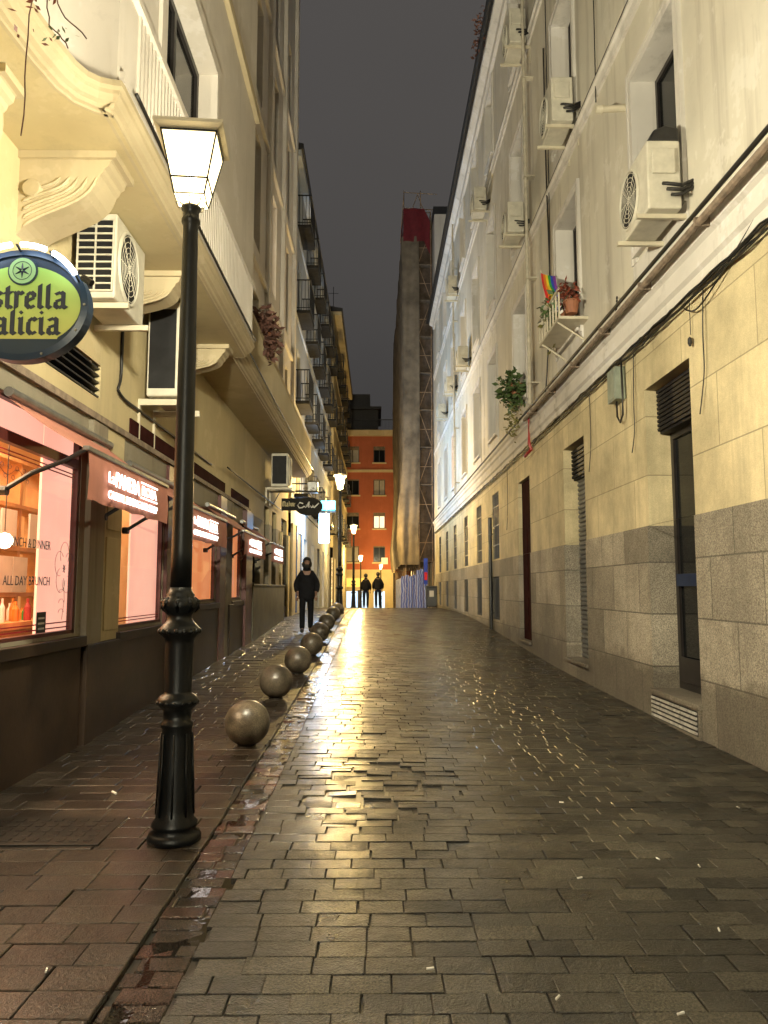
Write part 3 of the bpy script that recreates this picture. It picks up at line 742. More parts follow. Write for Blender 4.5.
# ---------------- air conditioners (front faces local -y)
def make_ac(w=.80, d=.32, h=.62, louvre=True, label='', group=None):
    t = thing('air_conditioner', (0, 0, 0), label, 'air conditioner', group)
    mb = MB(); mb.box(-w / 2, w / 2, -d / 2, d / 2, 0, h); mb.build('casing', M['acw'], t, bevel=.015)
    g = MB(); cx = -w * .12; r = min(h, w) * .44; f = -d / 2 - .012
    g.lathe([(r, -d / 2 - .004), (r * .98, f - .012), (r * .93, f - .012), (r * .92, -d / 2 - .004)], (cx, 0, h / 2), 28, 'y')
    g.build('fan_ring', M['acw'], t)
    g = MB(); g.lathe([(r * .92, -d / 2 - .006), (r * .9, -d / 2 - .009), (.02, -d / 2 - .009)], (cx, 0, h / 2), 28, 'y'); g.build('fan_opening', M['acdark'], t)
    g = MB()
    for q in range(1, 7):
        rr = r * .92 * q / 6.3; pts = [(cx + rr * math.cos(2 * math.pi * i / 20), f - .006, h / 2 + rr * math.sin(2 * math.pi * i / 20)) for i in range(21)]
        g.tube(pts, .003, 4, cap=False)
    for q in range(8):
        a = math.pi * q / 4; g.tube([(cx, f - .006, h / 2), (cx + r * .93 * math.cos(a), f - .006, h / 2 + r * .93 * math.sin(a))], .003, 4)
    g.build('fan_guard', M['acw'], t)
    if louvre:
        g = MB(); xx = -w / 2 - .003
        g.box(xx - .002, xx + .002, -d / 2 + .03, d / 2 - .02, .05, h - .05); g.build('coil', M['acdark'], t)
        g = MB()
        for q in range(11): zz = .05 + q * (h - .1) / 10; g.box(xx - .014, xx - .001, -d / 2 + .02, d / 2 - .01, zz - .006, zz + .006)
        for yy in (-d / 2 + .02, 0, d / 2 - .02): g.box(xx - .018, xx - .003, yy - .006, yy + .006, .045, h - .045)
        g.build('louvre', M['acw'], t)
    g = MB(); g.box(w / 2, w / 2 + .03, -d / 2 + .04, d / 2 - .06, h * .5, h * .86); g.build('service_cover', M['acw'], t, bevel=.008)
    g = MB(); 
    for q in range(3): g.tube([(w / 2 + .01, -.02 + q * .04, .22 - q * .05), (w / 2 + .05, 0 + q * .04, .20 - q * .05), (w / 2 + .06, d / 2 - .02, .18 - q * .04), (w / 2 + .03, d / 2 + .10, .24 - q * .03)], .016, 6)
    g.build('refrigerant_pipe', M['rubber'], t, smooth=True)
    for xx in (-w * .36, w * .36):
        g = MB(); g.box(xx - .02, xx + .02, -d / 2 - .08, d / 2 + .12, -.045, -.005); g.box(xx - .018, xx + .018, d / 2 + .085, d / 2 + .118, -.30, -.046)
        g.build('bracket', M['cream'], t)
    return t
ac = make_ac(label='x')
ac_used = [False]
def place_ac(x, y, z, side, label, s=(1, 1, 1)):
    o = ac if not ac_used[0] else copy_tree(ac); ac_used[0] = True
    o.location = (x, y, z); o.rotation_euler = (0, 0, R(-90 if side > 0 else 90)); o.scale = s
    o['label'] = label; o['group'] = 'air conditioners on the facades'
    if 'dark' in label.split('under')[0] and side < 0:
        for ch in [c for c in o.children if c.name.startswith('louvre')]: bpy.data.objects.remove(ch)
    return o
place_ac(2.74, 7.15, 4.98, 1, 'large cream air conditioner under the nearest upper right window, dark cover on top', (1.0, 1.0, 1.1))
place_ac(2.74, 10.75, 8.25, 1, 'cream air conditioner on the second floor right wall, above the flower window', (.95, 1, 1.1))
place_ac(2.74, 13.9, 11.95, 1, 'cream air conditioner at the highest row nearest the top edge of the right facade', (.9, 1, 1.15))
place_ac(2.74, 14.4, 8.35, 1, 'cream air conditioner beside the long downpipe on the second floor', (.9, 1, 1))
place_ac(2.74, 19.2, 11.35, 1, 'grey air conditioner in the top row, second from the camera', (.9, 1, 1))
place_ac(2.74, 26.3, 11.9, 1, 'small far air conditioner in the top row just under the eave end', (.9, 1, 1.1))
place_ac(2.74, 23.4, 8.4, 1, 'small far air conditioner on the second floor, nearer of the two close together', (.9, 1, 1))
place_ac(2.74, 27.3, 8.6, 1, 'smallest far air conditioner on the second floor near the end of the right facade', (.9, 1, .9))
place_ac(2.74, 31.0, 8.5, 1, 'last tiny air conditioner on the second floor of the right facade', (.9, 1, .9))
place_ac(-2.335, 6.40, 3.79, -1, 'big cream air conditioner with louvred side above the shop vent on the left', (.95, 1.05, 1.18))
place_ac(-2.29, 8.25, 3.44, -1, 'tall dark sided air conditioner half hidden behind the near lamp post', (.95, 1.05, 1.68))
place_ac(-2.22, 17.5, 3.72, -1, 'dark louvred air conditioner above the hanging oval bar sign', (1.0, 1.2, 1.25))
# dark dust cover on the near one
mb = MB(); mb.prism([(2.60, 5.66), (2.9, 5.66), (2.9, 5.80), (2.78, 5.83), (2.66, 5.78)], lambda a, b: (a, 6.76, b), lambda a, b: (a, 7.5, b))
tag(mb.build('rolled_mat', M['black'], org=(2.75, 7.1, 5.66), bevel=.02), 'dark rolled cover lying on top of the large right air conditioner', 'cover')

# ---------------- plants
def foliage(mb, c, rad, n, size, droop=0, flat=(1, 1, 1)):
    for _ in range(n):
        d = Vector((rnd.gauss(0, 1), rnd.gauss(0, 1), rnd.gauss(0, 1))); d.normalize(); r = rnd.random() ** .45
        p = Vector((c[0] + d.x * rad * r * flat[0], c[1] + d.y * rad * r * flat[1], c[2] + d.z * rad * r * flat[2] - droop * abs(rnd.gauss(0, .5))))
        a = Vector((rnd.uniform(-1, 1), rnd.uniform(-1, 1), rnd.uniform(-.8, .5))).normalized(); b = a.cross(Vector((rnd.uniform(-1, 1), rnd.uniform(-1, 1), rnd.uniform(-1, 1)))).normalized()
        s = size * rnd.uniform(.5, 1.3)
        mb.poly([p, p + a * s * .5 + b * s * .22, p + a * s, p + a * s * .5 - b * s * .22])
def plant(loc, label, specs, pot=None, potmat='terrapot'):
    t = thing('window_plant', loc, label, 'plant')
    if pot: MB().lathe([(pot * .7, 0), (pot, pot * 1.5), (pot * 1.08, pot * 1.5), (pot * 1.08, pot * 1.7), (pot * .9, pot * 1.7), (pot * .85, pot * 1.5)], loc, 16).build('pot', M[potmat], t)
    for mt, c, rad, n, size, droop, flat in specs:
        mb = MB(); foliage(mb, c, rad, n, size, droop, flat); mb.build('foliage', M[mt], t, fix=False)
    return t
plant((2.8, 10.85, 5.3), 'leafy green plants spilling over the flower window ledge beside the rainbow flag', [('leaf', (2.72, 10.95, 5.62), .34, 260, .13, .15, (.7, 1.4, .8)), ('leafyel', (2.7, 11.2, 5.5), .25, 60, .12, .3, (.6, 1.2, .8))], .12)
plant((2.78, 10.3, 5.28), 'red flowering pot plant at the near end of the flower window ledge', [('leafred', (2.74, 10.3, 5.6), .2, 120, .1, .1, (.8, 1, 1))], .11)
plant((2.8, 14.7, 5.25), 'dark drooping plant hanging from the window sill left of the long downpipe', [('leaf', (2.72, 14.7, 5.45), .36, 420, .16, .25, (.8, 1.1, 1)), ('leafyel', (2.74, 14.8, 4.85), .28, 120, .10, .35, (.6, 1, 1))], .13)
plant((-1.9, 12.4, 5.5), 'clump of dried brown leaves on the left balcony parapet', [('leafdry', (-1.88, 12.3, 5.75), .42, 700, .14, .2, (.5, 1.5, 1.0))], .12)
plant((XR - .2, 17, ROOFZ + .2), 'weeds growing in the gutter at the top edge of the right roof', [('leafdry', (XR - .36, 17.5, ROOFZ + .35), .35, 180, .14, 0, (.6, 3, 1))])
# flower-window balconette (lattice shelf)
t = thing('flower_shelf', (2.8, 10.9, 5.2), 'cream lattice shelf holding plants under the flower window', 'shelf')
mb = MB(); mb.box(2.58, 3.0, 10.25, 11.55, 5.19, 5.23)
for i in range(8): mb.box(2.58, 2.60, 10.25 + i * .18, 10.28 + i * .18, 5.23, 5.60)
mb.box(2.575, 2.605, 10.24, 11.56, 5.60, 5.64)
mb.build('shelf_frame', M['cream'], t)
for yy in (10.4, 11.4): MB().tube([(2.6, yy, 5.19), (3.0, yy, 4.92)], .014, 6).build('bracket', M['cream'], t)
# folded white cushion/clutter
plant((2.8, 10.6, 5.24), 'pale grey bushy plant in the middle of the flower window ledge', [('white', (2.74, 10.62, 5.55), .17, 90, .08, .1, (1, 1, 1))], .10)
# rainbow flag
t = thing('rainbow_flag', (2.7, 11.1, 5.5), 'small rainbow flag stuck upright among the window plants', 'flag')
MB().tube([(2.72, 11.0, 5.4), (2.52, 11.05, 6.25)], .007, 6).build('pole', M['cream'], t)
cols = ['fred', 'forange', 'fyellow', 'fgreen', 'fblue', 'fviolet']
for i, c in enumerate(cols):
    mb = MB(); a0, a1 = i * .055, i * .055 + .055
    st = []
    for k in range(8):
        zz = 6.2 - k * .075
        def P(a): return (2.52 + .012 * k + a * .35, 11.04 + a * 1.35 * (-1) + .03 * math.sin(k * .8 + a * 8), zz - a * (.7 + .25 * math.sin(k)))
        st.append((P(a0), P(a1)))
    for u, w in zip(st, st[1:]): mb.poly([u[0], u[1], w[1], w[0]])
    mb.build('stripe', M[c], t, fix=False)

# ================================================================== LEFT BUILDING A
XL = -2.57; YA0, YA1 = -6.0, 21.9
lb = thing('corner_building', (XL, 8, 0), 'cream building with bracketed balconies over the lit shop windows on the left', 'building')
H1 = 4.53
shopw = [(4.15, 6.50, 1.02, 2.76), (7.54, 9.08, 1.0, 2.66), (10.5, 12.05, 1.20, 2.60), (13.3, 14.3, 1.20, 2.60), (0.4, 2.9, 1.02, 2.76)]
smallw = [(15.6, 16.7, 1.48, 2.45), (17.2, 18.0, 1.48, 3.3), (18.5, 19.3, 1.48, 3.3)]
doorsL = [(20.3, 21.5, .50, 3.3)]
vent = (5.15, 6.86, 3.14, 3.46)
mb = MB(); wall(mb, XL, 1, YA0, YA1, 2.92, H1 + .3, [vent, (17.2, 18.0, 1.48, 3.3), (18.5, 19.3, 1.48, 3.3), (20.3, 21.5, .5, 3.3)], .16); mb.build('upper_shop_wall', M['plaster_l'], lb)
mb = MB(); wall(mb, XL, 1, YA0, YA1, .40, 2.92, [w_ + (.03,) for w_ in shopw] + smallw + doorsL, .18); mb.build('shop_wall', M['stone_l'], lb)
# plinth with steps
mb = MB()
for (a, b, x, zt) in ((-6, 6.55, -2.53, .90), (6.62, 7.5, -2.50, .91), (7.5, 9.15, -2.52, .90), (9.15, 10.3, -2.48, .92), (10.3, 12.1, -2.52, 1.10), (12.9, 13.25, -2.49, 1.12), (13.25, 14.35, -2.52, 1.1)):
    mb.box(-2.75, x, a, b, -.3, zt)
mb.build('plinth', M['plinth'], lb, bevel=.008)
mb = MB(); mb.box(-2.75, -2.46, 15.15, 20.3, -.1, 1.44); mb.box(-2.75, -2.44, 15.15, 20.3, 1.44, 1.48); mb.build('low_shop_wall', M['plinth2'], lb, bevel=.006)
mb = MB(); mb.box(-2.75, XL + .012, -6, 21.9, -.3, .9 if False else .88); mb.build('base_wall', M['plinth'], lb)
# window sills
for (a, b, c, d) in shopw:
    mb = MB(); mb.box(-2.74, -2.50, a - .1, b + .1, c - .12, c - .03); mb.build('window_sill', M['plinth'], lb, bevel=.006)
# pilasters
for (a, b, w, mt) in ((6.62, 6.98, .05, 'stone_l'), (7.02, 7.50, .03, 'plaster_l'), (9.12, 10.28, .04, 'maroon'), (12.12, 12.6, .06, 'maroon'), (12.66, 13.2, .05, 'stone_l'), (14.4, 15.12, .09, 'maroon'), (20.32 - .3, 20.3, .05, 'plaster_l'), (21.5, 21.9, .06, 'plaster_l'), (3.3, 4.0, .05, 'stone_l')):
    mb = MB(); mb.box(XL - .03, XL + w, a, b, ground(XL, a) if b > 12 else .85, 2.90)
    if mt == 'plaster_l' and b < 8: mb.box(XL + w - .001, XL + w + .012, a + .05, b - .05, 1.95, 2.8); mb.box(XL + w - .001, XL + w + .012, a + .05, b - .05, 1.0, 1.88)
    mb.build('pilaster', M[mt], lb, bevel=.006)
# fascia band + brown trim over the shop
mb = MB(); mb.box(XL + .0005, XL + .035, YA0, 15.1, 2.925, 2.985); mb.build('fascia_trim', M['pipe'], lb)
for (a, b) in ((7.7, 9.4), (10.4, 12.6), (13.2, 15)):
    mb = MB(); mb.box(XL + .0005, XL + .02, a, b, 3.0, 3.16); mb.build('recessed_panel', M['maroonmat'], lb)
mb = MB(); wall
for i in range(5):
    zz = vent[2] + .02 + i * .066
    mb.prism([(XL - .14, zz), (XL - .01, zz), (XL - .01, zz + .014), (XL - .14, zz + .05)], lambda a, b: (a, vent[0], b), lambda a, b: (a, vent[1], b))
mb.build('vent_grille', M['black'], lb)
# shop windows
for i, (a, b, c, d) in enumerate(shopw):
    f = MB(); X = XL - .006
    f.box(X - .05, X, a, b, c - .03, c + .03); f.box(X - .05, X, a, b, d - .04, d); f.box(X - .05, X, a, a + .05, c, d); f.box(X - .05, X, b - .055, b, c, d)
    f.box(X - .05, X + .006, a + .05, b - .055, 2.42 if i < 2 or i == 4 else 2.5, 2.50 if i < 2 or i == 4 else 2.56)
    fo = f.build('shop_window', M['maroon'], lb)
    pm = MB(); pm.poly([(X - .02, a + .04, c + .02), (X - .02, b - .04, c + .02), (X - .02, b - .04, d - .03), (X - .02, a + .04, d - .03)]); pm.build('pane', M['shopglass'], fo, fix=False)
for (a, b, c, d) in smallw: window(lb, XL - .12, 1, a, b, c, d, 'dark')
for (a, b, c, d) in doorsL:
    s_ = MB(); z = c
    while z < d - .02: s_.prism([(XL - .12, z), (XL - .09, z + .02), (XL - .09, z + .05), (XL - .12, z + .07), (XL - .15, z + .07), (XL - .15, z)], lambda p, q: (p, a, q), lambda p, q: (p, b, q)); z += .075
    s_.build('rolled_shutter', M['black'], lb)
# body
mb = MB(); mb.box(-11, XL - .2, YA0, YA1, 3.0, 20); mb.box(-11, -5.2, YA0, YA1, -1, 3.0); mb.box(-5.2, XL - .2, 14.6, YA1, -1, 3.0); mb.build('inner_core', M['plaster_l2'], lb)
# balcony slab: plan outline
out = [(-1.95, YA0), (-1.95, 3.9), (-1.925, 4.2), (-1.89, 4.42), (-1.85, 4.52), (-1.79, 4.575), (-1.72, 4.60)]
out += [(-1.665, 4.61), (-1.66, 4.66), (-1.66, 9.98)]
out2 = [(-1.83, 10.0), (-1.83, 21.2)]
def sweep(mb, pl, prof, back=None):
    """prof: list of (inward offset, z)"""
    nrm = []
    for i, p in enumerate(pl):
        a = Vector(pl[max(i - 1, 0)]); b = Vector(pl[min(i + 1, len(pl) - 1)]); d = (b - a).normalized(); nrm.append(Vector((d.y, -d.x)))
    st = len(mb.v); k = len(prof)
    for p, n in zip(pl, nrm):
        for o, z in prof: mb.v.append((p[0] - n.x * o, p[1] - n.y * o, z))
    for i in range(len(pl) - 1):
        for j in range(k - 1):
            a = st + i * k + j; mb.face((a, a + 1, a + k + 1, a + k))
prof = [(.60, 4.70), (0, 4.70), (0, 4.66), (.025, 4.645), (.03, 4.62), (.05, 4.60), (.06, 4.585), (.09, 4.575), (.10, 4.55), (.125, 4.545), (.13, H1), (.155, H1)]
mb = MB(); sweep(mb, out, prof)
sweep(mb, out2, [(.60, 4.70)] + [(a + (0 if a else 0), z) for a, z in prof[1:]])
mb.poly([(-1.66, 9.99, 4.70), (XL, 9.99, 4.70), (XL, 9.99, H1), (-1.80, 9.99, H1)])
mb.poly([(-1.83, 21.2, 4.70), (XL, 21.2, 4.70), (XL, 21.2, H1), (-1.97, 21.2, H1)])
mb.build('balcony_moulding', M['mould'], lb)
mb = MB(); pl = []
for i_ in range(len(out)):
    a = Vector(out[max(i_ - 1, 0)]); b = Vector(out[min(i_ + 1, len(out) - 1)]); d = (b - a).normalized(); pl.append((out[i_][0] - d.y * .15, out[i_][1] + d.x * .15))
pl = [p for k_, p in enumerate(pl) if k_ == 0 or p[1] > pl[k_ - 1][1] + .001]
mb.poly([(a[0], a[1], H1 + .001) for a in pl] + [(XL - .1, pl[-1][1], H1 + .001), (XL - .1, pl[0][1], H1 + .001)])
mb.poly([(-1.98, 10, H1), (-1.98, 21.2, H1), (XL - .1, 21.2, H1), (XL - .1, 10, H1)])
mb.build('balcony_soffit', M['plaster_l'], lb)
# corbels
def corbel(y, w, xo, zb):
    L = xo - XL
    P = [(0, 0), (L, 0), (L, -.05), (L - .02, -.06), (L - .03, -.10), (L - .06, -.12), (L - .07, -.15)]
    H = zb
    for i in range(13):
        t_ = i / 12; P.append(((L - .09) * (1 - t_) ** 1.0 + .05 * math.sin(t_ * 2 * math.pi) + .06 * (1 - t_) * 0 , -.17 - (H - .17) * (t_ ** .75)))
    P.append((0, -H))
    mb = MB(); mb.prism([(XL + a, H1 - .001 + b) for a, b in P], lambda a, b: (a, y, b), lambda a, b: (a, y + w, b))
    for dy in (-.02,):
        mb.box(XL, xo + .03, y - .03, y + w + .03, H1 - .055, H1 - .002)
    # raised ridges on the near cheek
    for q in (.30, .45, .60, .75, .90):
        mb.tube([(XL + ((L - .09) * (1 - u_) + .05 * math.sin(u_ * 2 * math.pi)) * (.25 + .75 * q) + .02, y - .003, H1 - .17 - (H - .17) * (u_ ** .75) * q - .02) for u_ in [v_ / 12 for v_ in range(0, 12)]], [.004] + [.014] * 10 + [.004], 6)
    mb.lathe([(.001, -.03), (.06, -.026), (.075, 0), (.05, .01)], (XL + .1, y, H1 - .28), 16, 'y')
    return mb.build('corbel', M['mould'], lb)
corbel(5.15, .34, -1.90, .62); corbel(7.2, .26, -1.93, .42); corbel(9.45, .24, -1.93, .40); corbel(2.6, .34, -1.95, .62); corbel(4.25, .2, -2.25, .66)
for y in (12, 14.4, 16.8, 19.2): pass
# near bay wall (x=-1.66..) above the slab
BX = -1.70
bay_ops = [(5.60, 7.42, 5.62, 6.78), (5.70, 7.85, 8.4, 10.3), (5.7, 7.85, 11.6, 13.5)]
mb = MB(); wall(mb, BX, 1, 4.62, 9.97, 4.70, 20, bay_ops, .22)
mb.poly([(BX, 9.97, 4.7), (-2.5, 9.97, 4.7), (-2.5, 9.97, 20), (BX, 9.97, 20)])
cur = [(-2.14, YA0), (-2.14, 4.15), (-2.13, 4.3), (-2.10, 4.42), (-2.05, 4.51), (-1.98, 4.57), (-1.88, 4.61), (-1.78, 4.62), (BX, 4.62)]
mb.build('bay_wall', M['plaster_l2'], lb)
mb = MB()
for q_ in cur: mb.v += [(q_[0], q_[1], 4.70), (q_[0], q_[1], 20)]
for q_ in range(len(cur) - 1): mb.face((2 * q_, 2 * q_ + 2, 2 * q_ + 3, 2 * q_ + 1))
mb.build('curved_wall', M['plaster_l2'], lb, smooth=True)
mb = MB()
for (z0, z1, w) in ((4.72, 4.80, .035), (5.47, 5.53, .045)): mb.box(BX - .01, BX + w - .001, 4.66, 9.97, z0, z1)
y = 5.0
while y < 9.9:
    if not (6.2 < y < 6.5): mb.box(BX - .01, BX + .018, y, y + .035, 4.80, 5.47)
    y += .085
mb.build('ribbed_parapet', M['plaster_l2'], lb)
for (a, b, c, d) in bay_ops:
    window(lb, BX - .17, 1, a, b, c, d, 'dark', fw=.07)
    mb = MB(); mb.box(BX, BX + .03, a - .14, a, c - .1, d + .14); mb.box(BX, BX + .03, b, b + .14, c - .1, d + .14); mb.box(BX, BX + .03, a, b, d, d + .14); mb.box(BX, BX + .045, a - .17, b + .17, c - .16, c - .1)
    mb.build('window_surround', M['plaster_l2'], lb)
for z in (7.9, 11.1, 14.3): 
    mb = MB(); mb.box(BX, BX + .06, 4.62, 9.97, z, z + .14); mb.build('string_course', M['mould'], lb)
# second part
SX = -2.5
ops2 = []
for z0, z1 in ((5.6, 7.5), (8.5, 10.9), (11.8, 14.0), (15, 17)):
    for yb in (12.2, 15.0, 17.6, 20.2): ops2.append((yb - .45, yb + .45, z0, z1))
mb = MB(); wall(mb, SX, 1, 9.97, YA1, 4.70, 20, ops2, .2); mb.poly([(SX, YA1, 4), (SX - 6, YA1, 4), (SX - 6, YA1, 20), (SX, YA1, 20)]); mb.build('upper_wall', M['plaster_l2'], lb)
for i, (a, b, c, d) in enumerate(ops2): window(lb, SX - .15, 1, a, b, c, d, 'cream' if i in (6,) else ('blind' if i % 3 == 0 else 'dark'))
mb = MB()
for y in (10.6, 13.6, 16.3, 18.9, 21.5): mb.box(SX, SX + .1, y, y + .35, 4.7, 20)
for z in (8.0, 11.3, 14.5): mb.box(SX, SX + .07, 10, YA1, z, z + .12)
mb.build('pilaster_strips', M['plaster_l2'], lb)
mb = MB(); mb.box(-1.93, -1.87, 10.02, 21.15, 4.70, 5.44); mb.box(-1.95, -1.85, 10.0, 21.18, 5.44, 5.52)
y = 10.1
while y < 21.1: mb.box(-1.88, -1.852, y, y + .04, 4.80, 5.44); y += .10
mb.box(-1.88, -1.845, 10.02, 21.15, 4.71, 4.80)
mb.build('ribbed_parapet', M['mould'], lb)
# thin dark conduit on ledge
wire([(-1.63, 4.8, 4.735), (-1.64, 6.5, 4.72), (-1.635, 9.9, 4.735)], .014, 'dark cable lying along the near left balcony ledge')
wire([(-1.80, 10.1, 4.735), (-1.81, 14, 4.72), (-1.80, 21, 4.735)], .014, 'dark cable lying along the far left balcony ledge')
wire([(-2.55, 7.35, 4.45), (-2.55, 7.35, 3.55), (-2.55, 7.35, 3.32), (-2.55, 8.3, 3.30), (-2.55, 11.5, 3.30)], .016, 'dark conduit running along the wall above the shop awnings')
wire([(-2.5, 12.5, 3.42), (-2.5, 16, 3.42), (-2.5, 20, 3.45)], .014, 'dark conduit along the wall toward the bar sign')
# hanging dead vine
t = thing('dried_vine', (-1.7, 3.2, 4.9), 'dried brown vine dangling from the balcony at the top left', 'vine')
mb = MB()
import random as _r
for (u0, z0, u1, z1) in ((-1.72, 5.0, -1.70, 3.55), (-1.70, 4.7, -1.42, 4.05), (-1.72, 4.6, -1.5, 4.0)):
    pts = []
    for i in range(12):
        q = i / 11; pts.append((u0 + (u1 - u0) * q + .02 * math.sin(q * 9) + rnd.uniform(-.008, .008), 3.45 + .05 * math.sin(q * 5), z0 + (z1 - z0) * q - .1 * math.sin(q * 3.14)))
    mb.tube(pts, .0035, 5)
mb.build('stem', M['leafdry'], t)
mb = MB(); foliage(mb, (-1.68, 3.45, 4.25), .13, 26, .045, 0, (1, .4, 1.8)); mb.build('foliage', M['leafred'], t, fix=False)
mb = MB(); foliage(mb, (-1.56, 3.45, 4.12), .07, 14, .04, 0, (1.2, .4, .8)); mb.build('foliage', M['leaf'], t, fix=False)

# ---------------- shop interior
mb = MB(); mb.box(-4.9, -4.8, -1, 14.6, 0, 3.0); mb.box(-4.8, -2.7, -1.1, -1.0, 0, 3.0); mb.box(-4.8, -2.72, 14.5, 14.6, 0, 3.0)
mb.box(-4.9, -2.72, -1.1, 14.6, 2.95, 3.0); mb.box(-4.9, -2.72, -1.1, 14.6, -.05, 0.02); mb.box(-4.8, -2.80, 9.9, 10.0, .02, 2.95)
mb.build('shop_room', M['room'], lb)
def blind(a, b, c, d, mt, x=-2.78):
    m_ = MB(); m_.box(x - .02, x, a, b, c, d); m_.build('blind', M[mt], lb)
blind(5.90, 6.50, 1.03, 2.75, 'blindpink', -2.64); blind(8.08, 9.08, 1.01, 2.65, 'blindpink', -2.64); blind(10.55, 12.05, 1.21, 2.59, 'blindorange', -2.64); blind(13.32, 14.3, 1.21, 2.59, 'blindorange', -2.64)
blind(4.16, 5.89, 2.50, 2.75, 'blindpink', -2.64)
def area(name, loc, rot, size, e, col, parent=None):
    l = bpy.data.lights.new(name, 'AREA'); l.energy = e; l.color = col; l.shape = 'RECTANGLE'; l.size, l.size_y = size
    o = bpy.data.objects.new(name, l); COL.objects.link(o); o.location = loc; o.rotation_euler = rot; return o
area('shop_ceiling_light', (-3.7, 4.8, 2.9), (0, 0, 0), (1.2, 4.5), 330, (1, .72, .42))
area('shop_ceiling_light', (-3.7, 11.5, 2.9), (0, 0, 0), (1.2, 4), 200, (1, .62, .30))
t = thing('pendant_lamp', (-3.0, 5.0, 2.9), 'round glowing white pendant globe hanging inside the first shop window', 'lamp')
MB().tube([(-3.0, 6.08, 2.95), (-3.0, 6.08, 1.86)], .005, 5).build('cord', M['black'], t)
MB().lathe([(.001, -.065), (.035, -.055), (.06, -.025), (.065, 0), (.06, .025), (.035, .055), (.001, .065)], (-3.0, 6.08, 1.78), 18).build('globe', M['globe'], t, smooth=True)
t = thing('display_shelf', (-3.4, 5.6, 0), 'orange wooden shelving with jars behind the first shop window', 'shelf')
mb = MB()
for (a, b) in ((5.6, 5.65), (6.6, 6.65), (7.15, 7.2), (7.9, 7.95)): mb.box(-3.7, -3.4, a, b, .0, 2.6)
for z in (.95, 1.32, 1.75, 2.15, 2.58): mb.box(-3.72, -3.38, 5.6, 7.95, z, z + .035)
mb.build('frame', M['wood'], t)
mb = MB(); mb.box(-3.3, -2.95, 5.3, 7.0, 1.06, 1.12); mb.box(-3.25, -3.0, 5.35, 6.95, .02, 1.06); mb.build('counter', M['wood'], t)
t2 = thing('menu_frame', (-3.7, 5.3, 1.5), 'white framed menus leaning on the shelf behind the first shop window', 'picture frame')
mb = MB()
for (a, z) in ((6.7, 1.36), (7.0, 1.36), (6.75, 1.79), (7.3, 1.79)): mb.box(-3.38, -3.36, a, a + .28, z, z + .33)
mb.build('card', M['white'], t2)
bot0 = None
for i in range(16):
    y = 5.75 + i * .075; z = 1.12
    hh = rnd.uniform(.09, .2); r_ = rnd.uniform(.02, .035)
    b_ = MB().lathe([(r_, 0), (r_, hh * .6), (r_ * .4, hh * .8), (r_ * .4, hh)], (-3.05 - (i % 3) * .06, y, z), 10).build('jar', M[['jar', 'white', 'redpaint', 'fgreen', 'jar'][i % 5]], org=(-3.05 - (i % 3) * .06, y, z))
    tag(b_, 'small jar or bottle standing on the counter behind the first shop window', 'jar', 'jars on the shop window counter')
# lettering on the first pane
GX = XL - .055
f0 = lb
class _O: pass
def lettering(s, size, y, z, w, mt='ink'): return text_mesh('lettering', s, size, (XL - .018, y, z), RX, M[mt], lb, .0008, width=w)
lettering('LUNCH & DINNER', .098, 5.29, 1.70, .70); lettering('ALL DAY BRUNCH', .098, 5.25, 1.42, .75)
for (z, a, b) in ((2.36, 4.2, 6.4), (2.33, 4.2, 6.4), (1.115, 4.2, 6.4), (1.075, 4.2, 6.4), (1.09, 7.62, 9.0), (1.06, 7.62, 9.0)):
    MB().box(XL - .0205, XL - .0195, a, b, z, z + .010).build('red_stripe', M['redline'], lb)
# flower outline drawing on pane
mb = MB()
def ring(cy, cz, ry, rz, n=22, a0=0, a1=6.283):
    mb.tube([(XL - .0195, cy + ry * math.cos(a0 + (a1 - a0) * i / n), cz + rz * math.sin(a0 + (a1 - a0) * i / n)) for i in range(n + 1)], .0018, 4, cap=False)
for k in range(5):
    a = k * 1.2566 + .3; ring(6.27 + .10 * math.cos(a), 1.56 + .12 * math.sin(a), .085, .10, a0=a - 2.2, a1=a + 2.2)
mb.tube([(XL - .0195, 6.27, 1.48), (XL - .0195, 6.30, 1.3), (XL - .0195, 6.26, 1.14)], .0018, 4)
for z in (1.36, 1.28, 1.2): ring(6.24, z, .05, .03, a0=0, a1=3.1)
for k in range(6): mb.tube([(XL - .0195, 6.27, 1.55), (XL - .0195, 6.27 + .03 * math.cos(k), 1.56 + .035 * math.sin(k))], .003, 4)
mb.tube([(XL - .0195, 5.0 + .05 * i, 2.22 + .03 * math.sin(i)) for i in range(12)], .002, 4)
for i in range(10): ring(5.05 + .055 * i, 2.22 + .035 * ((-1) ** i), .022, .016)
mb.build('line_drawing', M['ink'], lb)
MB().box(XL - .0205, XL - .017, 5.80, 5.96, 1.055, 1.215).build('sticker', M['black'], lb)
for k in range(3): MB().box(XL - .0165, XL - .016, 5.825, 5.935, 1.08 + k * .04, 1.095 + k * .04).build('sticker_print', M['white'], lb)

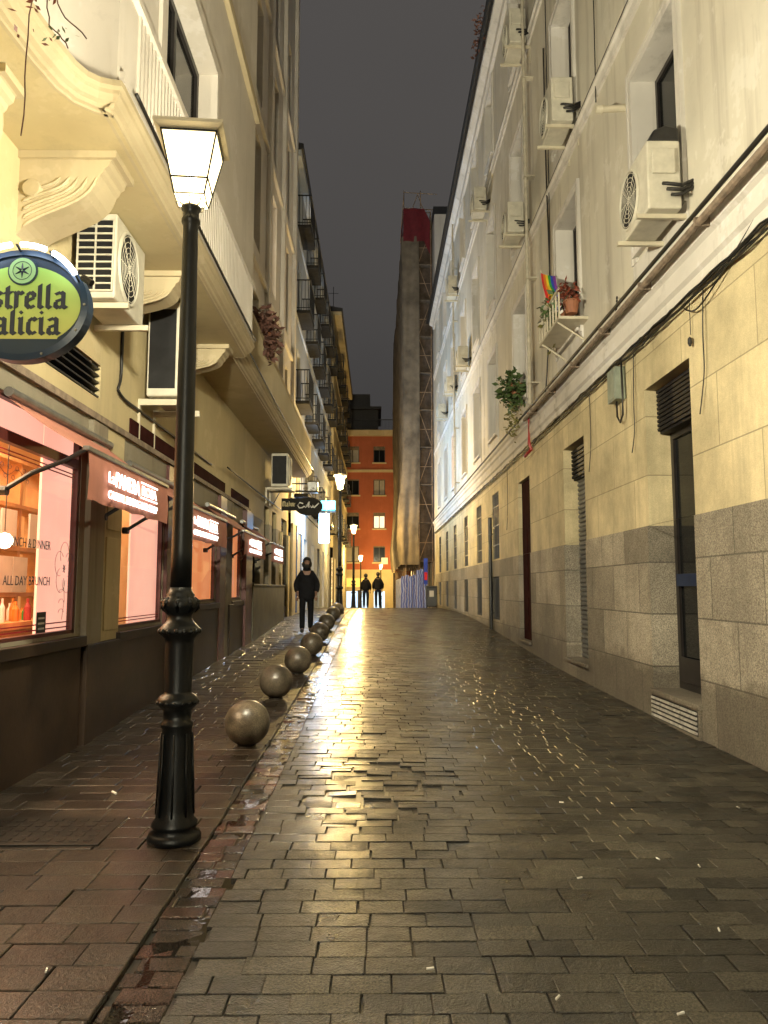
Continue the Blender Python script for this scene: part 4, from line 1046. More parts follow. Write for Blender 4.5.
# ================================================================== AWNINGS with lit signs
def awning(y0, y1, label, z_off=0.0, xo=-1.97):
    zt, zb = 2.34 + z_off, 2.00 + z_off
    t = thing('awning', (XL, (y0 + y1) / 2, zb), label, 'awning', 'salmon shop awnings')
    mb = MB(); n = 10; st = len(mb.v)
    for i in range(n + 1):
        q = i / n; x = XL + .03 + (xo - XL - .03) * q; z = 2.71 + z_off + (zt - 2.71 - z_off) * q - .025 * math.sin(math.pi * q)
        mb.v += [(x, y0, z), (x, y1, z)]
    for i in range(n): mb.face((st + 2 * i, st + 2 * i + 1, st + 2 * i + 3, st + 2 * i + 2))
    mb.build('canopy', M['salmon'], t, fix=False)
    mb = MB(); n = 26; st = len(mb.v)
    for i in range(n + 1):
        y = y0 + (y1 - y0) * i / n; w = .006 * math.sin(i * 1.3)
        mb.v += [(xo, y, zt - .005), (xo + .012 + w, y, (zt + zb) / 2), (xo + .004 + 1.6 * w, y, zb + .006 * math.sin(i * .9))]
    for i in range(n):
        a = st + 3 * i; mb.face((a, a + 3, a + 4, a + 1)); mb.face((a + 1, a + 4, a + 5, a + 2))
    mb.build('valance', M['salmon'], t, fix=False, smooth=True)
    mb = MB(); mb.box(xo - .035, xo + .012, y0 - .02, y1 + .02, zt - .004, zt + .03); mb.build('front_bar', M['steel'], t, bevel=.006)
    mb = MB(); mb.tube([(XL + .045, y0 - .02, 2.745 + z_off), (XL + .045, y1 + .02, 2.745 + z_off)], .035, 12); mb.build('roller', M['steel'], t)
    for yy in (y0 + .0, y1 - .04):
        mb = MB(); mb.tube([(XL + .03, yy, 2.06 + z_off), (XL + .22, yy, 2.18 + z_off), (xo - .15, yy, zt - .07), (xo - .015, yy, zt + .005)], [.018, .018, .016, .02], 8)
        mb.tube([(XL, yy, 2.06 + z_off), (XL + .06, yy, 2.06 + z_off)], .035, 10); mb.build('arm', M['black'], t, smooth=False)
    # glowing lettering
    L = y1 - y0; Sx = xo + .030; k = 1.30 / 1.30
    cy0 = y0 + L * .17
    text_mesh('lettering', 'La', .115, (Sx, cy0 + .0, zb + .165), RX, M['signglow'], t, .004, width=.12)
    text_mesh('lettering', 'PANERA', .165, (Sx, cy0 + .15, zb + .15), RX, M['signglow'], t, .004, width=.56)
    w = .165 * .86 * 4.35
    y2 = cy0 + .16 + .59
    b_ = MB(); b_.box(Sx - .004, Sx + .002, y2, y2 + .46, zb + .262, zb + .274); b_.box(Sx - .004, Sx + .002, y2, y2 + .46, zb + .138, zb + .150); b_.build('sign_bar', M['signglow'], t)
    text_mesh('lettering', 'ROSA', .115, (Sx, y2 + .03, zb + .165), RX, M['signglow'], t, .004, width=.40)
    text_mesh('lettering', 'CASUAL DINING BAR SHOP', .085, (Sx, cy0, zb + .05), RX, M['signglow'], t, .004, width=1.21)
    return t
awning(5.09, 7.03, 'nearest salmon awning with glowing white shop sign, left of the lamp post')
awning(7.62, 9.85, 'second salmon awning with glowing sign, partly behind the near lamp post', -.08)
awning(11.2, 13.3, 'third salmon awning with glowing sign down the left side', -.10)
awning(14.1, 15.95, 'farthest salmon awning with glowing sign, nearest the walking person', -.10)
# warm light from lit letters on the street
# ================================================================== ESTRELLA GALICIA sign
SC = Vector((-2.09, 4.3, 3.06)); 
t = thing('bar_sign', (XL, 4.3, 3.06), 'oval blue rimmed beer sign with green yellow face and blackletter name at the left', 'sign')
def oval(rx, rz, n=56, top=None, cut=None):
    P = []
    for i in range(n):
        a = 2 * math.pi * i / n; x, z = rx * math.cos(a), rz * math.sin(a)
        if cut is not None and z < cut: 
            z = cut
        P.append((SC.x + x, SC.z + z))
    return P
mb = MB(); mb.prism(oval(.385, .332), lambda a, b: (a, 4.30, b), lambda a, b: (a, 4.375, b)); mb.build('housing', M['navy'], t)
mb = MB(); rimo, rimi = oval(.39, .337), oval(.355, .30)
n = len(rimo)
for i in range(n):
    j = (i + 1) % n
    mb.poly([(rimo[i][0], 4.295, rimo[i][1]), (rimo[j][0], 4.295, rimo[j][1]), (rimi[j][0], 4.285, rimi[j][1]), (rimi[i][0], 4.285, rimi[i][1])])
    mb.poly([(rimo[i][0], 4.295, rimo[i][1]), (rimo[j][0], 4.295, rimo[j][1]), (rimo[j][0], 4.38, rimo[j][1]), (rimo[i][0], 4.38, rimo[i][1])])
    mb.poly([(rimi[i][0], 4.285, rimi[i][1]), (rimi[j][0], 4.285, rimi[j][1]), (rimi[j][0], 4.302, rimi[j][1]), (rimi[i][0], 4.302, rimi[i][1])])
mb.build('rim', M['navy'], t)
P = []
for i in range(64):
    a = 2 * math.pi * i / 64; x, z = .345 * math.cos(a), .245 * math.sin(a) - .005
    if z < -.205: continue
    P.append((SC.x + x, SC.z + z))
P2 = [p for p in P]
mb = MB()
flat = [(SC.x + x_, SC.z - .205) for x_ in (-.215, .215)]
ang = sorted([(math.atan2(p[1] - SC.z, p[0] - SC.x), p) for p in P2 + flat])
mb.prism([p for _, p in ang], lambda a, b: (a, 4.298, b), lambda a, b: (a, 4.30, b)); mb.build('sign_face', M['signgreen'], t)
mb = MB(); mb.lathe([(.088, 0), (.088, -.006)], (SC.x, 4.296, SC.z + .205), 28, 'y'); mb.build('roundel_rim', M['navy'], t)
mb = MB(); mb.lathe([(.078, 0), (.078, -.005)], (SC.x, 4.289, SC.z + .205), 28, 'y'); mb.build('roundel', M['roundel'], t)
mb = MB()
for k in range(6):
    a = math.pi * k / 3 + math.pi / 2
    c, s_ = math.cos(a), math.sin(a)
    mb.tube([(SC.x + .006 * c, 4.283, SC.z + .205 + .006 * s_), (SC.x + .045 * c, 4.283, SC.z + .205 + .045 * s_)], [.008, .002], 4)
pts = [(SC.x + .055 * math.cos(i * .3), 4.283, SC.z + .205 + .055 * math.sin(i * .3)) for i in range(22)]
mb.tube(pts, .002, 4); mb.build('star_emblem', M['ink'], t)
mb = MB(); blackletter(mb, 'Estrella', SC.x - .285, 4.297, SC.z - .02, .098, nib=.17, sx=1.17); mb.build('lettering', M['ink'], t)
mb = MB(); blackletter(mb, 'Galicia', SC.x - .27, 4.297, SC.z - .178, .098, nib=.17, sx=1.17); mb.build('lettering', M['ink'], t)
for a in (.0, -.5, -1.2, -1.94, -2.64, .8, 2.34): MB().lathe([(.008, 0), (.007, -.008)], (SC.x + .372 * math.cos(a), 4.288, SC.z + .32 * math.sin(a)), 10, 'y').build('bolt', M['steel'], t)
def arc(a0, a1, rx, rz, y, n=14): return [(SC.x + rx * math.cos(a0 + (a1 - a0) * i / n), y, SC.z + rz * math.sin(a0 + (a1 - a0) * i / n)) for i in range(n + 1)]
for (a0, a1) in ((.50, 1.02), (1.15, 1.55), (1.7, 2.6)):
    mb = MB(); mb.tube(arc(a0, a1, .375, .345, 4.24), .016, 8); mb.build('led_tube', M['led'], t, smooth=True)
for a in (.48, 1.08, 1.62):
    q = arc(a, a + .01, .375, .345, 4.24, 1)[0]; MB().tube([(q[0], 4.24, q[2]), (q[0], 4.36, q[2] - .04)], .007, 6).build('led_holder', M['black'], t)
MB().tube([(SC.x + .37, 4.25, SC.z + .15), (SC.x + .43, 4.24, SC.z + .11)], .02, 8).build('led_plug', M['black'], t)
for zz in (3.2, 2.9): MB().tube([(XL, 4.36, zz), (SC.x - .3, 4.36, zz)], .018, 8).build('bracket', M['black'], t)

# ================================================================== Mahou bar sign
t = thing('hanging_sign', (XL, 18.4, 3.4), 'dark hanging bar sign with lettered strip and oval, on an iron bracket', 'sign')
mb = MB(); mb.box(-2.33, -1.62, 18.38, 18.44, 3.30, 3.60); mb.build('strip', M['slabdark'], t, bevel=.01)
mb = MB(); mb.lathe([(.001, 0), (1, 0), (1, .08), (.001, .08)], (0, 0, 0), 40, 'y')
mb.v = [(-1.66 + x * .345, 18.345 + y, 3.40 + z * .225) for x, y, z in mb.v]; mb.build('oval', M['slabdark'], t)
mb = MB(); blackletter(mb, 'Mahou', -2.31, 18.378, 3.40, .085, nib=.15, sx=.98); mb.build('lettering', simple('gold_letter', (.6, .5, .25), .5, bmp=0), t)
# flowing script word
mb = MB()
def scr(pts): 
    mb.tube([(-1.93 + a * .55, 18.335, 3.30 + b * .22) for a, b in pts], .017, 6)
scr([(.25, .75), (.1, .85), (.0, .55), (.08, .25), (.22, .3), (.3, .45), (.36, .3), (.42, .5), (.38, .6)])
scr([(.42, .4), (.5, .9), (.52, .95), (.5, .3), (.58, .5), (.62, .3), (.72, .5), (.68, .62), (.64, .4), (.75, .3), (.95, .8)])
mb.build('script_lettering', M['white'], t, smooth=True)
mb = MB(); mb.tube([(XL, 18.42, 3.78), (-1.25, 18.42, 3.76)], .015, 8); mb.tube([(-2.1, 18.42, 3.77), (-2.1, 18.42, 3.60)], .008, 6); mb.tube([(-1.66, 18.42, 3.77), (-1.66, 18.42, 3.62)], .008, 6)
mb.tube([(XL, 18.42, 3.4), (-2.38, 18.42, 3.76)], .012, 6)
for k in range(3):
    c = (-1.75 + k * .17, 18.42, 3.84); mb.tube([(c[0] + .05 * math.cos(i * .5) * (1 - i / 26), c[1], c[2] + .05 * math.sin(i * .5) * (1 - i / 26)) for i in range(20)], .007, 5)
mb.build('bracket', M['black'], t)

# ================================================================== STREET LAMPS
def make_lamp():
    t = thing('street_lamp', (0, 0, 0), 'x', 'street lamp', 'cast iron street lamps')
    base = [(0.1455, 0.0000), (0.1455, 0.0277), (0.1358, 0.0464), (0.1086, 0.0695), (0.1242, 0.0787), (0.1242, 0.0972), (0.1048, 0.1204), (0.0970, 0.1852), (0.0825, 0.5557), (0.0805, 0.6019), (0.0902, 0.6204), (0.0902, 0.6344), (0.0776, 0.6483), (0.0776, 0.7038), (0.0970, 0.7224), (0.1135, 0.7409), (0.1135, 0.7594), (0.1018, 0.7825), (0.0776, 0.7964), (0.0757, 0.8104), (0.0805, 1.0743), (0.0834, 1.1020), (0.1086, 1.1252), (0.1145, 1.1438), (0.1086, 1.1623), (0.0921, 1.1808), (0.0776, 1.1946), (0.0698, 1.2131), (0.0679, 1.2318), (0.0795, 1.2456), (0.0980, 1.2734), (0.1009, 1.2965), (0.0951, 1.3197), (0.0776, 1.3336), (0.0795, 1.3475), (0.0660, 1.3660), (0.0601, 1.3891)]
    mb = MB(); mb.lathe([(0.001, 0)] + base, n=32); mb.build('base', M['pole'], t, smooth=True)
    mb = MB()
    mb2 = MB(); mb3 = MB(); mb4 = MB()
    for k in range(16):   # cast bead ring and leaf lobes
        a = 2 * math.pi * k / 16; c, s_ = math.cos(a), math.sin(a)
        mb.lathe([(.001, -.016), (.013, -.010), (.016, 0), (.013, .010), (.001, .016)], (.108 * c, .108 * s_, 1.144), 8)
        mb2.lathe([(.001, -.011), (.010, -.006), (.011, 0), (.010, .006), (.001, .011)], (.109 * c, .109 * s_, .75), 8)
    for k in range(8):
        a = 2 * math.pi * k / 8; c, s_ = math.cos(a), math.sin(a)
        mb3.tube([(.080 * c, .080 * s_, 1.333), (.101 * c, .101 * s_, 1.308), (.101 * c, .101 * s_, 1.274), (.080 * c, .080 * s_, 1.247)], [.006, .014, .012, .004], 6)
        mb4.tube([(.103 * c, .103 * s_, .14), (.086 * c, .086 * s_, .58)], [.007, .005], 5)
    for q_, nm_ in ((mb, 'bead_ring'), (mb2, 'bead_ring'), (mb3, 'leaf_lobes'), (mb4, 'base_ribs')): q_.build(nm_, M['pole'], t, smooth=True)
    mb = MB(); mb.lathe([(.060, 1.385), (.059, 1.6), (.052, 2.6), (.044, 3.49), (.044, 3.55), (.055, 3.565), (.055, 3.585), (.047, 3.60), (.047, 3.635), (.058, 3.65), (.058, 3.665), (.02, 3.675)], n=28); mb.build('pole', M['pole'], t, smooth=True)
    # lantern
    zb, zm, zt = 3.71, 3.80, 4.06; hb, hm, ht = .088, .108, .160
    def fr_at(h0, z0, h1, z1, r): return [[(sx * h0, sy * h0, z0), (sx * h1, sy * h1, z1)] for sx in (-1, 1) for sy in (-1, 1)]
    mb = MB()
    for seg in fr_at(hb, zb, ht, zt, 0): mb.tube(seg, .006, 6)
    for h, z, r in ((hb, zb, .004), (hm, zm, .006), (ht, zt, .007)):
        c = [(-h, -h, z), (h, -h, z), (h, h, z), (-h, h, z), (-h, -h, z)]
        for p, q in zip(c, c[1:]): mb.tube([p, q], r, 6)
    mb.build('lantern_frame', M['pole'], t)
    mb = MB()
    for (o, i_, z0, z1) in ((.200, .158, 4.065, 4.09),):
        for a in range(4):
            s4 = [(-1, -1), (1, -1), (1, 1), (-1, 1)]; p, q = s4[a], s4[(a + 1) % 4]
            mb.poly([(p[0] * o, p[1] * o, z1), (q[0] * o, q[1] * o, z1), (q[0] * i_, q[1] * i_, z0), (p[0] * i_, p[1] * i_, z0)])
            mb.poly([(p[0] * o, p[1] * o, z1), (q[0] * o, q[1] * o, z1), (q[0] * o, q[1] * o, z1 + .02), (p[0] * o, p[1] * o, z1 + .02)])
    mb.build('lantern_rim', M['cream'], t, fix=False)  # pale colour stands in for the lantern's glow on the rim
    MB().box(-.084, .084, -.084, .084, 3.702, 3.706).build('lantern_floor', M['opal'], t)
    mb = MB(); s4 = [(-1, -1), (1, -1), (1, 1), (-1, 1)]
    for a in range(4):
        p, q = s4[a], s4[(a + 1) % 4]; mb.poly([(p[0] * .195, p[1] * .195, 4.105), (q[0] * .195, q[1] * .195, 4.105), (q[0] * .05, q[1] * .05, 4.165), (p[0] * .05, p[1] * .05, 4.165)])
    mb.build('lantern_roof', M['lanterntop'], t, fix=False)
    mb = MB(); mb.lathe([(.06, 4.16), (.05, 4.175), (.02, 4.185), (.03, 4.20), (.008, 4.225)], n=14); mb.build('finial', M['pole'], t)
    for a in range(4):
        p, q = s4[a], s4[(a + 1) % 4]; mb = MB(); e = .995
        mb.poly([(p[0] * hb * e, p[1] * hb * e, zb), (q[0] * hb * e, q[1] * hb * e, zb), (q[0] * ht * e, q[1] * ht * e, zt), (p[0] * ht * e, p[1] * ht * e, zt)])
        mb.build('lantern_pane', M['opal'], t, fix=False)
    mb = MB()
    for k in range(8):
        a = math.pi * k / 4; c, s_ = math.cos(a), math.sin(a)
        mb.tube([(.05 * c, .05 * s_, 3.66), (.078 * c, .078 * s_, 3.665), (.09 * c, .09 * s_, 3.69), (.072 * c, .072 * s_, 3.715)], .005, 5)
    mb.build('scroll_support', M['cream'], t, smooth=True)
    mb = MB(); mb.lathe([(.001, 3.84), (.03, 3.86), (.035, 3.89), (.025, 3.94), (.01, 3.97)], n=12); mb.build('bulb', M['bulb'], t, smooth=True)
    return t
lamp0 = make_lamp()
def lamp_light(parent, e, r=.09, mode='Linear', col=(1, .92, .66)):
    l = bpy.data.lights.new('lamp_light', 'POINT'); l.color = col; l.shadow_soft_size = r; l.energy = 1
    l.use_nodes = True; t = l.node_tree; t.nodes.clear()
    o = t.nodes.new('ShaderNodeOutputLight'); em = t.nodes.new('ShaderNodeEmission'); fo = t.nodes.new('ShaderNodeLightFalloff')
    fo.inputs['Strength'].default_value = e; fo.inputs['Smooth'].default_value = 2.2 if mode == 'Linear' else 0; em.inputs[0].default_value = (1, 1, 1, 1)
    t.links.new(fo.outputs[mode], em.inputs['Strength']); t.links.new(em.outputs[0], o.inputs[0])
    ob = bpy.data.objects.new('lamp_light', l); COL.objects.link(ob); ob.location = (0, 0, 3.91); ob.parent = parent
    return ob
spec = [(-1.115, 4.32, 1.0, 5, 'nearest cast iron street lamp with lit square lantern in front of the shop'),
        (-1.13, 23.4, 1.05, 4, 'second street lamp beyond the row of granite spheres, glowing yellow'),
        (-1.12, 37.5, 1.0, 0, 'third street lamp down the left side, before the terracotta building'),
        (-1.12, 55.0, 1.0, 0, 'fourth and thinnest lit street lamp left of the walking couple'),
        (.42, 66.0, 1.0, 0, 'farthest lit street lamp in front of the terracotta building, right of the couple'),
        (-1.1, -10.0, 1.0, 0, 'street lamp behind the viewpoint on the left pavement')]
lamps = [lamp0] + [copy_tree(lamp0) for _ in spec[1:]]
for i, (x, y, s_, rz, lab) in enumerate(spec):
    o = lamps[i]
    o.location = (x, y, ground(x, y) + (.004)); o.scale = (1, 1, s_); o.rotation_euler = (0, 0, R(rz)); o['label'] = lab
    lamp_light(o, LAMP_E * (1, 3.8, 4.1, 5.0, 4.2, 11.0)[i], mode='Linear' if i == 0 else 'Quadratic', col=(1, .95, .76) if i in (0, 5) else (1, .70, .26))

# ================================================================== GRANITE SPHERES
sph = [(-1.10, 6.58), (-1.155, 8.85), (-1.10, 10.75), (-1.09, 12.9), (-1.12, 15.1), (-1.13, 17.4), (-1.12, 19.8), (-1.12, 21.8), (-1.14, 1.2)]
proto = None
names = ['nearest and largest looking', 'second nearest', 'third nearest', 'fourth nearest', 'fifth nearest', 'sixth nearest', 'seventh nearest', 'last and farthest', '']
for i, (x, y) in enumerate(sph):
    if i == 8: continue
    if proto is None:
        t = thing('stone_sphere_bollard', (0, 0, 0), 'x', 'bollard', 'round granite bollards along the kerb')
        mb = MB(); r_ = .192; prof_ = []
        for k in range(29):
            a = -math.pi / 2 + .32 + (math.pi - .32) * k / 28; prof_.append((max(.001, r_ * math.cos(a)), .205 + r_ * math.sin(a)))
        mb.lathe(prof_, n=48); mb.build('sphere', M['ball'], t, smooth=True)
        MB().lathe([(.085, -.02), (.085, .012), (.07, .03)], n=24).build('foot', M['cover'], t)
        proto = t; o = t
    else: o = copy_tree(proto)
    o.location = (x, y, ground(x, y) - .005); o.rotation_euler = (0, 0, i * 1.1)
    o['label'] = names[i] + ' granite sphere bollard in the line beside the gutter'

# ================================================================== FAR LEFT BUILDINGS
def balcony(root, X, s, y0, y1, z, depth=.45, h=1.0, dens=.11):
    b = MB(); xo = X + s * depth; xa, xb = sorted((X, xo)); b.box(xa, xb, y0, y1, z - .10, z)
    o = b.build('balcony_slab', M['slabdark'], root)
    g = MB(); 
    def rail(zz, t=.012):
        g.box(xo - t, xo + t, y0, y1, zz - t, zz + t); g.box(xa, xb, y0, y0 + .022, zz - t, zz + t); g.box(xa, xb, y1 - .022, y1, zz - t, zz + t)
    rail(z + h, .018); rail(z + .08)
    y = y0
    while y <= y1: g.box(xo - .008, xo + .008, y - .008, y + .008, z, z + h); y += dens
    x = X
    for q in range(4): xx = X + s * depth * (q + .5) / 4; g.box(xx - .008, xx + .008, y0, y0 + .016, z, z + h); g.box(xx - .008, xx + .008, y1 - .016, y1, z, z + h)
    g.build('railing', M['black'], o)
def facade_building(name, label, X, s, y0, y1, zt, mat, base_mat, rows, cols, win=(1.0, 1.9), balc=True, lit=(), eave=.25):
    t = thing(name, (X, (y0 + y1) / 2, 0), label, 'building')
    ops = [];
    for r, z in enumerate(rows):
        for c, yb in enumerate(cols): ops.append((yb - win[0] / 2, yb + win[0] / 2, z, z + win[1]))
    g = [(yb - .6, yb + .6, ground(X, yb) + .05, 3.1) for yb in cols]
    mb = MB(); wall(mb, X, s, y0, y1, 3.6, zt, ops, .22)
    mb.poly([(X, y0, 3.6), (X - s * 8, y0, 3.6), (X - s * 8, y0, zt), (X, y0, zt)]); mb.poly([(X, y1, -1), (X - s * 8, y1, -1), (X - s * 8, y1, zt), (X, y1, zt)])
    mb.build('upper_wall', mat, t)
    mb = MB(); wall(mb, X, s, y0, y1, -1, 3.6, g, .25); mb.build('ground_floor_wall', base_mat, t)
    c = MB(); xa, xb = sorted((X - s * .3, X - s * 8)); c.box(xa, xb, y0 + .02, y1 - .02, -1, zt); c.build('inner_core', M['dark'], t)
    e = MB(); e.prism([(X + s * eave, zt - .12), (X + s * eave, zt + .05), (X - s * 8, zt + 1.6), (X - s * 8, zt - .12)], lambda a, b: (a, y0 - .05, b), lambda a, b: (a, y1 + .05, b)); e.build('roof', M['slate'], t)
    e = MB(); e.box(*sorted((X, X + s * (eave - .06))), y0, y1, zt - .32, zt - .125); e.build('cornice', mat, t)
    for i, (a, b, c_, d) in enumerate(ops):
        window(t, X - s * .15, s, a, b, c_, d, lit.get(i, 'dark') if isinstance(lit, dict) else 'dark')
        if balc: balcony(t, X, s, a - .3, b + .3, c_ - .02, .42, .98)
    for z in rows:
        e = MB(); e.box(*sorted((X, X + s * .05)), y0, y1, z - .35, z - .25); e.build('string_course', mat, t)
    return t, g
B, gB = facade_building('balcony_building', 'pale grey building with black iron balconies beyond the cream one on the left', -2.5, 1, 21.95, 40.8, 15.0, M['greywhite'], M['greywhite'], (4.3, 7.2, 10.1, 12.9), (23.6, 26.6, 29.6, 32.6, 35.6, 38.8), lit={8: 'cream'}, win=(1.0, 1.75))
C, gC = facade_building('ochre_building', 'yellow ochre building with lit windows at the far left end of the street', -2.35, 1, 40.85, 60, 17.0, M['ochre'], M['ochre'], (4.6, 7.7, 10.8, 13.9), (43, 46.4, 49.8, 53.2, 56.6), lit={1: 'cream', 3: 'cream', 6: 'cream', 7: 'cream', 12: 'cream'}, win=(.9, 1.9), balc=True, eave=.45)
# ground-floor fronts
mb = MB(); mb.box(-2.5, -2.44, 22.0, 24.5, ground(-2.5, 23) - .1, 3.3); mb.build('cream_pilaster', M['ochre'], B)
for (a, b, c, d) in gB[:1]:
    mb = MB(); mb.box(-2.62, -2.56, a, b, c, d); mb.box(-2.56, -2.40, a - .12, a - .02, c, 3.3); mb.box(-2.56, -2.40, b + .02, b + .12, c, 3.3); mb.box(-2.56, -2.40, a - .12, b + .12, 3.12, 3.3); mb.build('blue_doorframe', M['bluedoor'], B)
for i, (a, b, c, d) in enumerate(gB[1:]):
    mb = MB(); mb.box(-2.66, -2.62, a, b, c, d); mb.build('shop_front', M['wincold'] if i == 0 else (M['wincream'] if i % 2 else M['glass']), B)
for i, (a, b, c, d) in enumerate(gC):
    mb = MB(); mb.box(-2.5, -2.46, a, b, c, d); mb.build('shop_front', M['shopcream'] if i in (0, 1, 3) else M['glass'], C)
# cold light boxes
t = thing('light_box_sign', (-2.5, 26.0, 3.6), 'white glowing light box sign with a cyan header beyond the hanging bar sign', 'sign')
MB().box(-1.98, -1.62, 25.9, 26.05, 2.95, 3.98).build('lightbox', M['coldsign'], t, bevel=.01)
MB().box(-1.92, -1.42, 25.88, 26.07, 4.10, 4.42).build('header', M['cyan'], t, bevel=.01)
MB().tube([(-2.5, 26, 4.05), (-1.4, 26, 4.05)], .02, 6).build('bracket', M['black'], t)
for fy, fe in ((25.5, 750), (30.5, 850), (35.0, 700)):  # unseen spots added to spread cold light along the right facade
    l = bpy.data.lights.new('cold_fill_spot', 'SPOT'); l.energy = fe; l.color = (.42, .68, 1); l.spot_size = R(150); l.spot_blend = .7; l.shadow_soft_size = .3
    o = bpy.data.objects.new('cold_fill_spot', l); COL.objects.link(o); o.location = (-2.0, fy, 5.2)
    o.rotation_euler = Vector((1, .0, .75)).to_track_quat('-Z', 'Y').to_euler()
l = bpy.data.lights.new('light_box_glow', 'POINT'); l.energy = 170; l.color = (.30, .58, 1); l.shadow_soft_size = .2
o = bpy.data.objects.new('light_box_glow', l); COL.objects.link(o); o.location = (-1.75, 25.6, 3.4)
# small projecting sign dark (camera box) near x=315,463
t = thing('wall_lamp', (-2.0, 20.9, 4.1), 'small grey box lamp fixed under the far end of the left balcony', 'lamp')
MB().box(-1.92, -1.62, 20.6, 21.0, 4.05, 4.35).build('housing', M['steel'], t, bevel=.03)
MB().tube([(-2.5, 20.8, 4.3), (-1.9, 20.8, 4.3)], .02, 6).build('arm', M['black'], t)
# antenna
tag(MB().tube([(-2.6, 44, 17.0), (-2.6, 44, 19.6)], .02, 6).tube([(-2.9, 44, 19.2), (-2.3, 44, 19.2)], .015, 5).build('antenna', M['black'], org=(-2.6, 44, 17)), 'thin antenna standing on the roof of the ochre building', 'antenna')

# ================================================================== RED END BUILDING
Yr = 70.
t = thing('terracotta_building', (0, Yr, 0), 'terracotta building with cream bands closing the end of the street', 'building')
cols = [(-6.4, -5.2), (-2.85, -1.6), (-.25, .85), (-4.6, -3.5)]
rowz = [(3.8, 5.3), (6.95, 8.45), (10.1, 11.6), (13.2, 14.75)]
def rx(a, y0_, y1_, z0_, z1_): pass
mb = MB()
opsr = [(a, b, c, d) for (a, b) in cols for (c, d) in rowz]
X0, X1 = -12, 2.1
Xs = sorted({X0, X1, *[v for o in opsr for v in o[:2]]}); Zs = sorted({2.9, 15.7, *[v for o in opsr for v in o[2:]]})
for a, b in zip(Xs, Xs[1:]):
    for c, d in zip(Zs, Zs[1:]):
        if any(o[0] < (a + b) / 2 < o[1] and o[2] < (c + d) / 2 < o[3] for o in opsr): continue
        mb.poly([(a, Yr, c), (b, Yr, c), (b, Yr, d), (a, Yr, d)])
for (a, b, c, d) in opsr:
    y2 = Yr + .25
    mb.poly([(a, Yr, c), (a, Yr, d), (a, y2, d), (a, y2, c)]); mb.poly([(b, Yr, c), (b, Yr, d), (b, y2, d), (b, y2, c)]); mb.poly([(a, Yr, d), (b, Yr, d), (b, y2, d), (a, y2, d)]); mb.poly([(a, Yr, c), (b, Yr, c), (b, y2, c), (a, y2, c)])
mb.poly([(X1, Yr, -2), (X1, Yr + 10, -2), (X1, Yr + 10, 16), (X1, Yr, 16)])
mb.build('terracotta_wall', M['terra'], t)
mb = MB(); mb.box(X0, X1 - .01, Yr + .3, Yr + 10, -2, 15.6); mb.build('inner_core', M['dark'], t)
mb = MB(); mb.box(X0, 1.6, Yr - .02, Yr + .3, -2, 2.9); mb.build('ground_floor_wall', M['bandy'], t)
mb = MB(); mb.box(X0, X1 + .05, Yr - .35, Yr + .3, 15.7, 16.25); mb.build('cornice', M['bandy'], t)
mb = MB(); mb.box(X0, 1.9, Yr - .1, Yr - .001, 12.25, 12.5); mb.build('string_course', M['bandy'], t)
mb = MB(); mb.box(X0, 1.75, Yr - .2, Yr - .021, 2.8, 3.1); mb.build('string_course', M['bandy'], t)
mb = MB(); mb.box(X0, .2, Yr + 1.5, Yr + 8, 16.2, 18.6); mb.build('attic', M['slate'], t)
mb = MB(); mb.box(X0, .5, Yr + 1.0, Yr + 9, 18.6, 18.85); mb.box(X0, -.6, Yr + 2, Yr + 8, 18.85, 20.3); mb.build('roof', M['slate'], t)
mb = MB(); mb.box(X0, X1, Yr - .3, Yr - .26, 17.2, 17.28)
x = X0
while x < X1: mb.box(x, x + .03, Yr - .3, Yr - .26, 16.25, 17.2); x += .13
mb.build('roof_railing', M['black'], t)
for i, (a, b, c, d) in enumerate(opsr):
    k = 'cream' if i == 9 else 'dark'
    f = MB(); yb = Yr + .18; w = .07
    f.box(a, b, yb, yb + .05, c, c + w); f.box(a, b, yb, yb + .05, d - w, d); f.box(a, a + w, yb, yb + .05, c, d); f.box(b - w, b, yb, yb + .05, c, d); f.box((a + b) / 2 - w / 2, (a + b) / 2 + w / 2, yb, yb + .05, c, d)
    fo = f.build('window', M['frame'], t); MB().box(a, b, yb + .02, yb + .03, c, d).build('pane', M['wincream'] if k == 'cream' else (M['blind'] if i % 3 == 1 else M['glass']), fo)
    MB().box(a - .12, b + .12, Yr - .12, Yr - .003, c - .14, c - .01).build('window_sill', M['bandy'], t)
    MB().box(a + .004, b - .004, Yr + .1, Yr + .17, d - (.35 if i % 2 else .12), d - .004).build('roller_blind', M['plank'], t)
mb = MB(); mb.box(-3.3, -.9, Yr - .12, Yr - .021, 1.5, 2.3); mb.build('shop_fascia', M['yellowsign'], t)
for (a, b, m_) in ((-2.9, -1.7, 'wincold'), (-1.4, -.8, 'wincold'), (-.2, .8, 'wincold'), (-5.5, -3.6, 'wincream')):
    mb = MB(); mb.box(a, b, Yr - .06, Yr - .021, -2, 1.1); mb.build('shop_window', M[m_], t)
mb = MB(); mb.box(-3.0, -2.88, Yr - .1, Yr - .07, -1, 1.2); mb.box(-1.7, -1.4, Yr - .1, Yr - .03, -1, 1.2); mb.box(.3, .45, Yr - .1, Yr - .03, -1, 1.1); mb.build('door_post', M['frame'], t)
tag(MB().box(.5, 1.1, Yr - .3, Yr - .21, 3.6, 4.2).build('wall_sign', M['white'], org=(.8, Yr, 3.9)), 'small white square sign on the terracotta wall above the corner', 'sign')
# building filling the right behind scaffolding (cyan doorway)
t = thing('corner_house', (4, 76, 0), 'dim building with a blue lit doorway right of the terracotta building', 'building')
MB().box(2.15, 14, 74, 84, -2, 17).build('wall', M['terra'], t)
MB().box(2.3, 2.9, 73.9, 73.99, -1.5, 1.6).build('doorway', M['wincold'], t)

